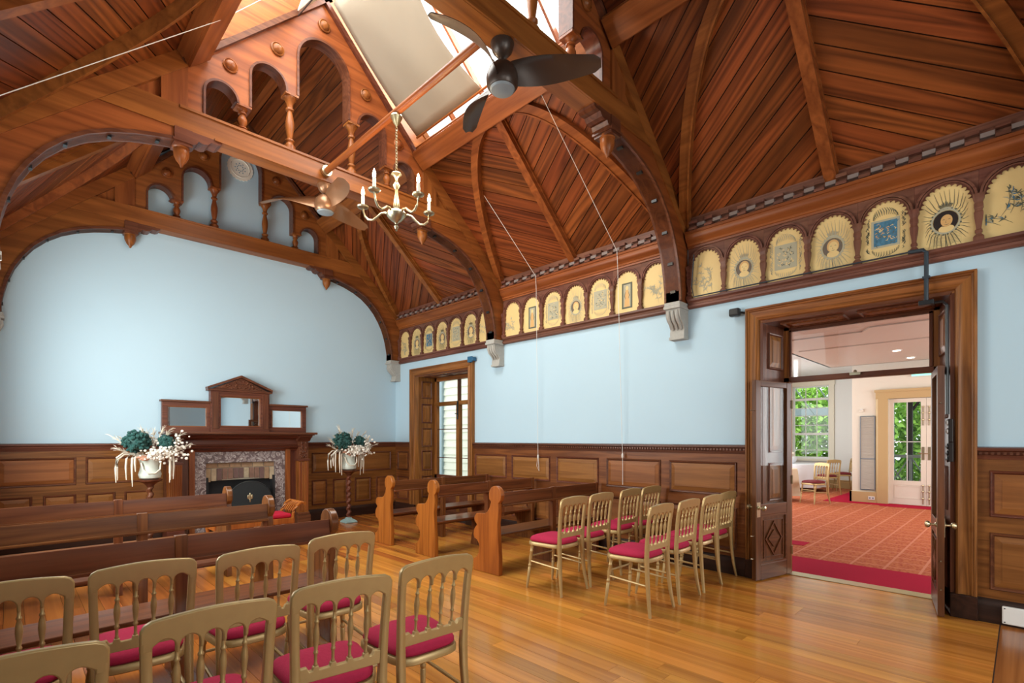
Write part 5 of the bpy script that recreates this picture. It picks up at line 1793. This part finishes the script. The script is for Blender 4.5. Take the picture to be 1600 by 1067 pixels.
O('pediment_cornice', G().box(-0.47, -0.055, 2.185, 0.47, 0.09, 2.215), wm, bevel=0.004)
for s in (-1, 1):
    O('raking_cornice', G().prism([(s * 0.475, 2.215), (s * 0.475, 2.245), (0, 2.452), (0, 2.415)], 'y', -0.055, 0.09), wm)
rg = random.Random(6)
g = G()
for k in range(70):
    x = rg.uniform(-.30, .30)
    zz_ = rg.uniform(2.235, 2.235 + max(0.01, 0.15 * (1 - abs(x) / .33)))
    g.ball((x, -0.022, zz_), rg.uniform(.010, .022), 0.010, rg.uniform(.008, .015), n=7, k=5)
o = O('carving', g, M['redX'], smooth=60)
o['kind'] = 'stuff'
for s in (-1, 1):
    O('half_pilaster', G().box(s * 0.365 - 0.045, -0.042, 1.60, s * 0.365 + 0.045, -0.03, 2.16), M['redZ'], bevel=0.003)


# ================================================================== FLOWER STANDS
def pedestal(label, x, y):
    t = thing('twist_pedestal', label, 'pedestal', (x, y, 0), group='twisted flower pedestals')
    obj('foot', G().lathe([(0.155, 0), (0.155, 0.02), (0.12, 0.045), (0.07, 0.065), (0.05, 0.09)], n=4, a0=math.pi / 4), M['verdigris'], t, smooth=0, bevel=0.006)
    g = G()
    n, m = 14, 90
    v = []
    for i in range(m + 1):
        z = 0.09 + 0.72 * i / m
        ph = 2 * math.pi * 7.0 * i / m
        for k in range(n):
            a = 2 * math.pi * k / n
            r = 0.034 * (1 + 0.32 * math.cos(a - ph))
            v.append((r * math.cos(a), r * math.sin(a), z))
    f = [(i * n + k, i * n + (k + 1) % n, (i + 1) * n + (k + 1) % n, (i + 1) * n + k) for i in range(m) for k in range(n)]
    obj('twisted_shaft', g.add(v, f), M['redZ'], t, smooth=80)
    obj('top', G().lathe([(0.03, 0.80), (0.05, 0.83), (0.08, 0.86), (0.135, 0.885), (0.14, 0.90), (0.13, 0.903)], n=24), M['redZ'], t)
    return t


def arrangement(label, x, y, seed, flip):
    t = thing('flower_arrangement', label, 'flowers', (x, y, 0.904), group='dried flower arrangements')
    rg = random.Random(seed)
    obj('pot', G().lathe([(0.065, 0), (0.095, 0.02), (0.105, 0.06), (0.092, 0.11), (0.085, 0.16), (0.092, 0.21), (0.105, 0.24), (0.09, 0.24), (0.08, 0.2)], n=20), M['vase'], t)
    obj('handle', G().tube([(-0.085, -0.06, 0.20), (-0.075, -0.085, 0.12), (-0.03, -0.105, 0.075), (0.03, -0.105, 0.075), (0.075, -0.085, 0.12), (0.085, -0.06, 0.20)], 0.008, 8), M['pampas'], t)
    for (cx, cz, r) in ((-0.12 * flip, 0.44, 0.125), (0.13 * flip, 0.43, 0.075)):
        g = G()
        for k in range(150):
            a, b = rg.uniform(0, 6.283), math.acos(rg.uniform(-1, 1))
            d = Vector((math.sin(b) * math.cos(a), math.sin(b) * math.sin(a), math.cos(b)))
            p = Vector((cx, -0.06, cz)) + d * r * rg.uniform(.80, 1.0)
            g.ball(p[:], rg.uniform(.014, .022), n=6, k=4)
        g.ball((cx, -0.06, cz), r * 0.82, n=14, k=8)
        o = obj('hydrangea_head', g, M['hydrangea'], t)
        o['kind'] = 'stuff'

    def plume(p0, d, L_, droop, r, mat, nm='plume'):
        P = []
        for i in range(8):
            q = i / 7
            P.append((p0[0] + d[0] * L_ * q, p0[1] + d[1] * L_ * q, p0[2] + d[2] * L_ * q - droop * q * q))
        rs = [r * .25, r * .6, r, r, r * .95, r * .8, r * .5, r * .1]
        obj(nm, G().tube(P, rs, 7), mat, t)
    for k in range(12):                                   # feathery pampas and grasses
        a = R(28 + 124 * k / 11) + rg.uniform(-.08, .08)
        L_ = rg.uniform(.30, .44)
        d = Vector((math.cos(a), rg.uniform(-.35, .25), math.sin(a)))
        g = G()
        p0 = Vector((0.03 * math.cos(a), 0, .22))
        g.tube([p0, p0 + d * L_ * .6, p0 + d * L_], [.003, .003, .001], 4)
        for j in range(26):
            q = rg.uniform(.55, 1.0)
            b0 = p0 + d * L_ * q
            e = Vector((rg.uniform(-1, 1), rg.uniform(-1, 1), rg.uniform(-.4, 1))) * .035 + d * .05
            g.tube([b0, b0 + e * .6, b0 + e + Vector((0, 0, -.012))], [.0028, .0022, .0008], 3)
        obj('pampas_plume', g, M['pampas'], t)
    for k in range(12):                                   # strands arching over and hanging straight down
        sd = -flip if k < 7 else flip
        w_ = rg.uniform(.10, .26) if sd == -flip else rg.uniform(.08, .20)
        top = rg.uniform(.27, .33)
        drop = rg.uniform(.16, .32)
        yy = rg.uniform(-.12, .02)
        P = [(sd * .04, yy * .3, .23), (sd * (.04 + w_ * .35), yy * .6, top), (sd * (.04 + w_ * .75), yy, top + .005), (sd * (.04 + w_ * .97), yy, top - .05), (sd * (.04 + w_), yy, top - .05 - drop * .4), (sd * (.035 + w_), yy, top - .05 - drop)]
        obj('drooping_strand', G().tube(P, [.004, .006, .008, .010, .010, .004], 6), M['pampas'], t)
    for k in range(6):
        a = rg.uniform(R(150), R(260)) if flip > 0 else rg.uniform(R(-80), R(30))
        plume((0, -.06, .26), (math.cos(a), -.35, .35 * math.sin(a) + .2), rg.uniform(.10, .17), .02, .022, M['blush'], 'pink_petal')
    for (nm, cx, cy, cz, n, sp) in (('white_blossom', 0.05 * flip, -.12, 0.30, 190, (.11, .05, .055)), ('seed_heads', 0.21 * flip, -.07, 0.36, 110, (.10, .08, .13)), ('pale_blossom', -0.02, -.02, 0.44, 70, (.12, .06, .05))):
        g = G()
        for k in range(n):
            p = (cx + rg.gauss(0, sp[0] * .6), cy + rg.gauss(0, sp[1] * .5), cz + rg.gauss(0, sp[2] * .6))
            g.ball(p, rg.uniform(.009, .018), n=6, k=4)
        o = obj(nm, g, M['petal'], t)
        o['kind'] = 'stuff'
    for c in t.children:
        c.scale = (1.25, 1.25, 1.15)
    return t


pedestal('dark twisted pedestal between the pews and fireplace, mostly hidden by pews', 1.33, 8.20)
pedestal('barley twist wooden pedestal on a verdigris foot in the back corner', 4.168, 8.22)
arrangement('large dried flower arrangement with two dark green balls beside the mirror', 1.33, 8.20, 21, 1)
arrangement('smaller dried flower arrangement with white plumes in the back corner', 4.168, 8.22, 33, 1)

# settee stool with scarlet cushion before the hearth
st = thing('hearth_stool', 'low wooden stool with scarlet cushion and slatted scroll end', 'stool', (2.20, 6.98, 0))
obj('cushion', G().box(-0.44, -0.20, 0.41, 0.44, 0.20, 0.465), M['redseat'], st, smooth=0, bevel=0.02)
obj('seat_rail', G().box(-0.47, -0.22, 0.34, 0.47, 0.22, 0.41), M['pewend'], st, smooth=0, bevel=0.006)
for s in (-1, 1):
    for y in (-0.20, 0.20):
        obj('leg', G().tube([(s * 0.44, y, 0), (s * 0.42, y, 0.18), (s * 0.45, y, 0.36)], [.016, .02, .022], 8), M['pewend'], st)
        obj('scroll_post', G().tube([(s * 0.45, y, 0.38), (s * 0.455, y, 0.48), (s * 0.50, y, 0.56), (s * 0.565, y, 0.60), (s * 0.60, y, 0.585)], [.02, .018, .018, .018, .020], 8), M['pewend'], st)
    obj('scroll_rail', G().tube([(s * 0.60, -0.22, 0.585), (s * 0.60, 0.22, 0.585)], 0.022, 10), M['pewend'], st)
    for k in range(6):
        y = -0.15 + 0.06 * k
        obj('slat', G().tube([(s * 0.46, y, 0.41), (s * 0.465, y, 0.49), (s * 0.51, y, 0.555), (s * 0.59, y, 0.59)], 0.010, 6), M['pewend'], st)

# plaster rosette high on the fireplace wall
ro = thing('vent_rosette', 'round pale scalloped vent rosette high on the fireplace wall', 'rosette', (XC + 0.02, YB - 0.002, 5.80))
n = 44
pts = [((0.185 + 0.012 * (k % 2)) * math.cos(2 * math.pi * k / n), (0.185 + 0.012 * (k % 2)) * math.sin(2 * math.pi * k / n)) for k in range(n)]
obj('plate', G().prism(pts, 'y', -0.014, 0.0), M['candle'], ro, smooth=0)
g = G()
g.tube([(0.14 * math.cos(2 * math.pi * k / 32), -0.016, 0.14 * math.sin(2 * math.pi * k / 32)) for k in range(33)], 0.008, 6)
obj('ring', g, M['candle'], ro)
rg = random.Random(2)
for k in range(18):
    a = 2 * math.pi * k / 18
    q = 0.075 if k % 2 else 0.045
    obj('piercing', G().lathe([(0.011, -0.0145), (0.011, -0.0165)], (q * math.cos(a), 0, q * math.sin(a)), 8, ax='y'), M['slate'], ro)

# ================================================================== POLE, CHANDELIER, FANS, CORDS
pl = thing('hanging_pole', 'long brown wooden pole spanning between two roof trusses', 'pole', (2.62, 4.31, 4.56))
obj('shaft', G().tube([(0, -1.43, 0), (0, 1.435, 0)], 0.034, 16), M['trussY'], pl)
for y in (-1.40, 1.40):
    obj('end_bracket', G().lathe([(0.06, -0.02), (0.06, 0.02), (0.045, 0.03)], (0, y, 0), 14, ax='y'), M['brass'], pl)

CHX, CHY = 2.62, 4.21
ch = thing('chandelier', 'five-arm brass candle chandelier with lit bulbs hanging from the pole', 'chandelier', (CHX, CHY, 3.44))
obj('canopy', G().lathe([(0.055, 1.084), (0.058, 1.07), (0.045, 1.045), (0.03, 1.015), (0.016, 0.995), (0.008, 0.975)], n=18), M['brass'], ch)
g = G()
for k in range(15):
    z = 0.575 + 0.0275 * k
    pa = [(0.011 * math.cos(a), 0, z + 0.019 * math.sin(a)) for a in [2 * math.pi * i / 8 for i in range(9)]]
    if k % 2:
        pa = [(0, p[0], p[2]) for p in pa]
    g.tube(pa, 0.0035, 5)
obj('chain', g, M['silver'], ch)
obj('stem', G().lathe([(0.006, 0.56), (0.02, 0.545), (0.046, 0.535), (0.05, 0.525), (0.028, 0.51), (0.016, 0.49), (0.012, 0.46), (0.024, 0.44), (0.034, 0.42), (0.024, 0.395), (0.014, 0.38), (0.016, 0.34), (0.024, 0.28), (0.032, 0.22), (0.026, 0.20), (0.05, 0.17)], n=18), M['silver'], ch)
obj('bowl', G().lathe([(0.05, 0.17), (0.085, 0.165), (0.095, 0.145), (0.085, 0.12), (0.05, 0.085), (0.02, 0.065), (0.012, 0.05), (0.024, 0.03), (0.018, 0.012), (0.006, 0.0)], n=20), M['silver'], ch)
base = math.atan2(-CHY, -CHX)
for k, dg in enumerate((36, -36, 108, -108, 180)):
    a = base + R(dg)
    ca, sa = math.cos(a), math.sin(a)
    prof = [(0.07, 0.145), (0.11, 0.165), (0.15, 0.16), (0.19, 0.125), (0.23, 0.10), (0.275, 0.105), (0.31, 0.14), (0.325, 0.185), (0.33, 0.215)]
    arm = obj('arm', G().tube([(ca * r, sa * r, z) for r, z in prof], [.010, .012, .010, .012, .011, .011, .010, .009, .012], 8), M['silver'], ch)
    obj('drip_pan', G().lathe([(0.012, 0.21), (0.05, 0.222), (0.056, 0.235), (0.05, 0.238), (0.016, 0.228), (0.018, 0.25)], (ca * .33, sa * .33, 0), 16), M['silver'], arm)
    obj('candle_tube', G().lathe([(0.0155, 0.232), (0.0155, 0.335), (0.010, 0.338)], (ca * .33, sa * .33, 0), 12), M['candle'], arm)
    obj('bulb', G().lathe([(0.007, 0.337), (0.016, 0.354), (0.0155, 0.376), (0.009, 0.402), (0.002, 0.422)], (ca * .33, sa * .33, 0), 10), M['bulb'], arm)
    d = bpy.data.lights.new('candle_bulb_light', 'POINT')
    d.energy = 13
    d.color = (1, 0.72, 0.42)
    d.shadow_soft_size = 0.03
    lo_ = bpy.data.objects.new('candle_bulb_light', d)
    lo_.location = (CHX + ca * .33, CHY + sa * .33, 3.44 + 0.45)
    COL.objects.link(lo_)


def fan(label, x, y, ztop, drop, angs, Rb=0.74, fm='copper'):
    t = thing('ceiling_fan', label, 'fan', (x, y, ztop - drop), group='three-blade ceiling fans')
    z1 = drop
    obj('canopy', G().lathe([(0.09, z1), (0.09, z1 - 0.015), (0.075, z1 - 0.06), (0.04, z1 - 0.10), (0.02, z1 - 0.105)], n=20), M[fm], t)
    obj('down_rod', G().lathe([(0.012, 0.06), (0.012, z1 - 0.09)], n=10), M[fm], t)
    obj('motor', G().lathe([(0.02, 0.105), (0.07, 0.095), (0.105, 0.06), (0.122, 0.0), (0.118, -0.06), (0.10, -0.085)], n=24), M[fm], t)
    obj('lens', G().lathe([(0.095, -0.086), (0.085, -0.10), (0.04, -0.112), (0.005, -0.115)], n=24), M['grey'], t)
    for a in angs:
        a = R(a)
        v, f = [], []
        n = 14
        for i in range(n + 1):
            q = i / n
            r = 0.07 + (Rb - 0.07) * q
            wd = 0.085 * (0.95 - 0.25 * q + 0.30 * math.sin(math.pi * q)) * (1 if q < 0.93 else (1 - (q - 0.93) / 0.07 * 0.45))
            tw = R(58) * (1 - q) ** 2 + R(17)
            zc = 0.02 - 0.03 * q + 0.03 * math.sin(math.pi * q)
            sw = 0.05 * math.sin(math.pi * q)
            for j in range(5):
                e = (j / 4 - 0.5) * 2
                cam_ = 0.012 * (1 - e * e)
                for sgn in (1, -1):
                    lx, lz = e * wd * math.cos(tw) + sw, -e * wd * math.sin(tw) + zc + cam_ + sgn * 0.004 * (1 - 0.5 * e * e)
                    v.append((r * math.cos(a) - lx * math.sin(a), r * math.sin(a) + lx * math.cos(a), lz))
        for i in range(n):
            for j in range(4):
                o_ = i * 10 + j * 2
                f.append((o_, o_ + 2, o_ + 12, o_ + 10))
                f.append((o_ + 1, o_ + 11, o_ + 13, o_ + 3))
            f.append((i * 10, i * 10 + 10, i * 10 + 11, i * 10 + 1))
            f.append((i * 10 + 8, i * 10 + 9, i * 10 + 19, i * 10 + 18))
        f.append((0, 1, 3, 2)); f.append((2, 3, 5, 4)); f.append((4, 5, 7, 6)); f.append((6, 7, 9, 8))
        o_ = n * 10
        for j in range(4):
            f.append((o_ + j * 2, o_ + j * 2 + 2, o_ + j * 2 + 3, o_ + j * 2 + 1))
        obj('blade', G().add(v, f), M[fm], t, smooth=60)
    return t


fan('big ceiling fan coloured as a backlit silhouette under the nearest truss against the bright skylight', 2.66, 2.79, 4.45, 0.26, (188, 70, -58), fm='fanbacklit')
fan('copper coloured ceiling fan beside the chandelier, under the second truss', 2.66, 5.83, 4.45, 0.23, (140, 260, 22))


def cord(label, pts, knot=None):
    p0 = Vector(pts[-1])
    t = thing('blind_cord', label, 'cord', p0)
    obj('line', G().tube([tuple(Vector(p) - p0) for p in pts], 0.0032, 5), M['cord'], t)
    if knot:
        k = Vector(knot) - p0
        obj('tassel', G().lathe([(0.004, 0.03), (0.012, 0.01), (0.014, -0.02), (0.006, -0.035)], tuple(k), 8), M['cord'], t)
    else:
        obj('tassel', G().lathe([(0.004, 0.02), (0.012, 0.0), (0.013, -0.03), (0.004, -0.04)], n=8), M['cord'], t)
    return t


cord('white blind cord hanging down the wall, tied in a loop above the pews', [(4.02, 5.31, 5.42), (5.385, 4.953, 3.79), (5.40, 4.955, 3.6), (5.455, 4.97, 1.22), (5.45, 4.99, 1.05), (5.455, 4.95, 0.98), (5.455, 4.965, 1.20)], (5.455, 4.97, 1.19))
cord('white blind cord with a bead hanging beside the gilt chairs', [(4.02, 3.63, 5.14), (5.385, 3.576, 3.79), (5.40, 3.575, 3.6), (5.455, 3.54, 1.24), (5.455, 3.538, 0.87)], (5.455, 3.54, 1.24))
cord('pale taut cord crossing in front of the roof boards at the upper corner', [(1.72, 5.0, 5.60), (1.32, 5.0, 5.145), (-0.047, 5.0, 3.83), (-0.25, 5.0, 3.64)])
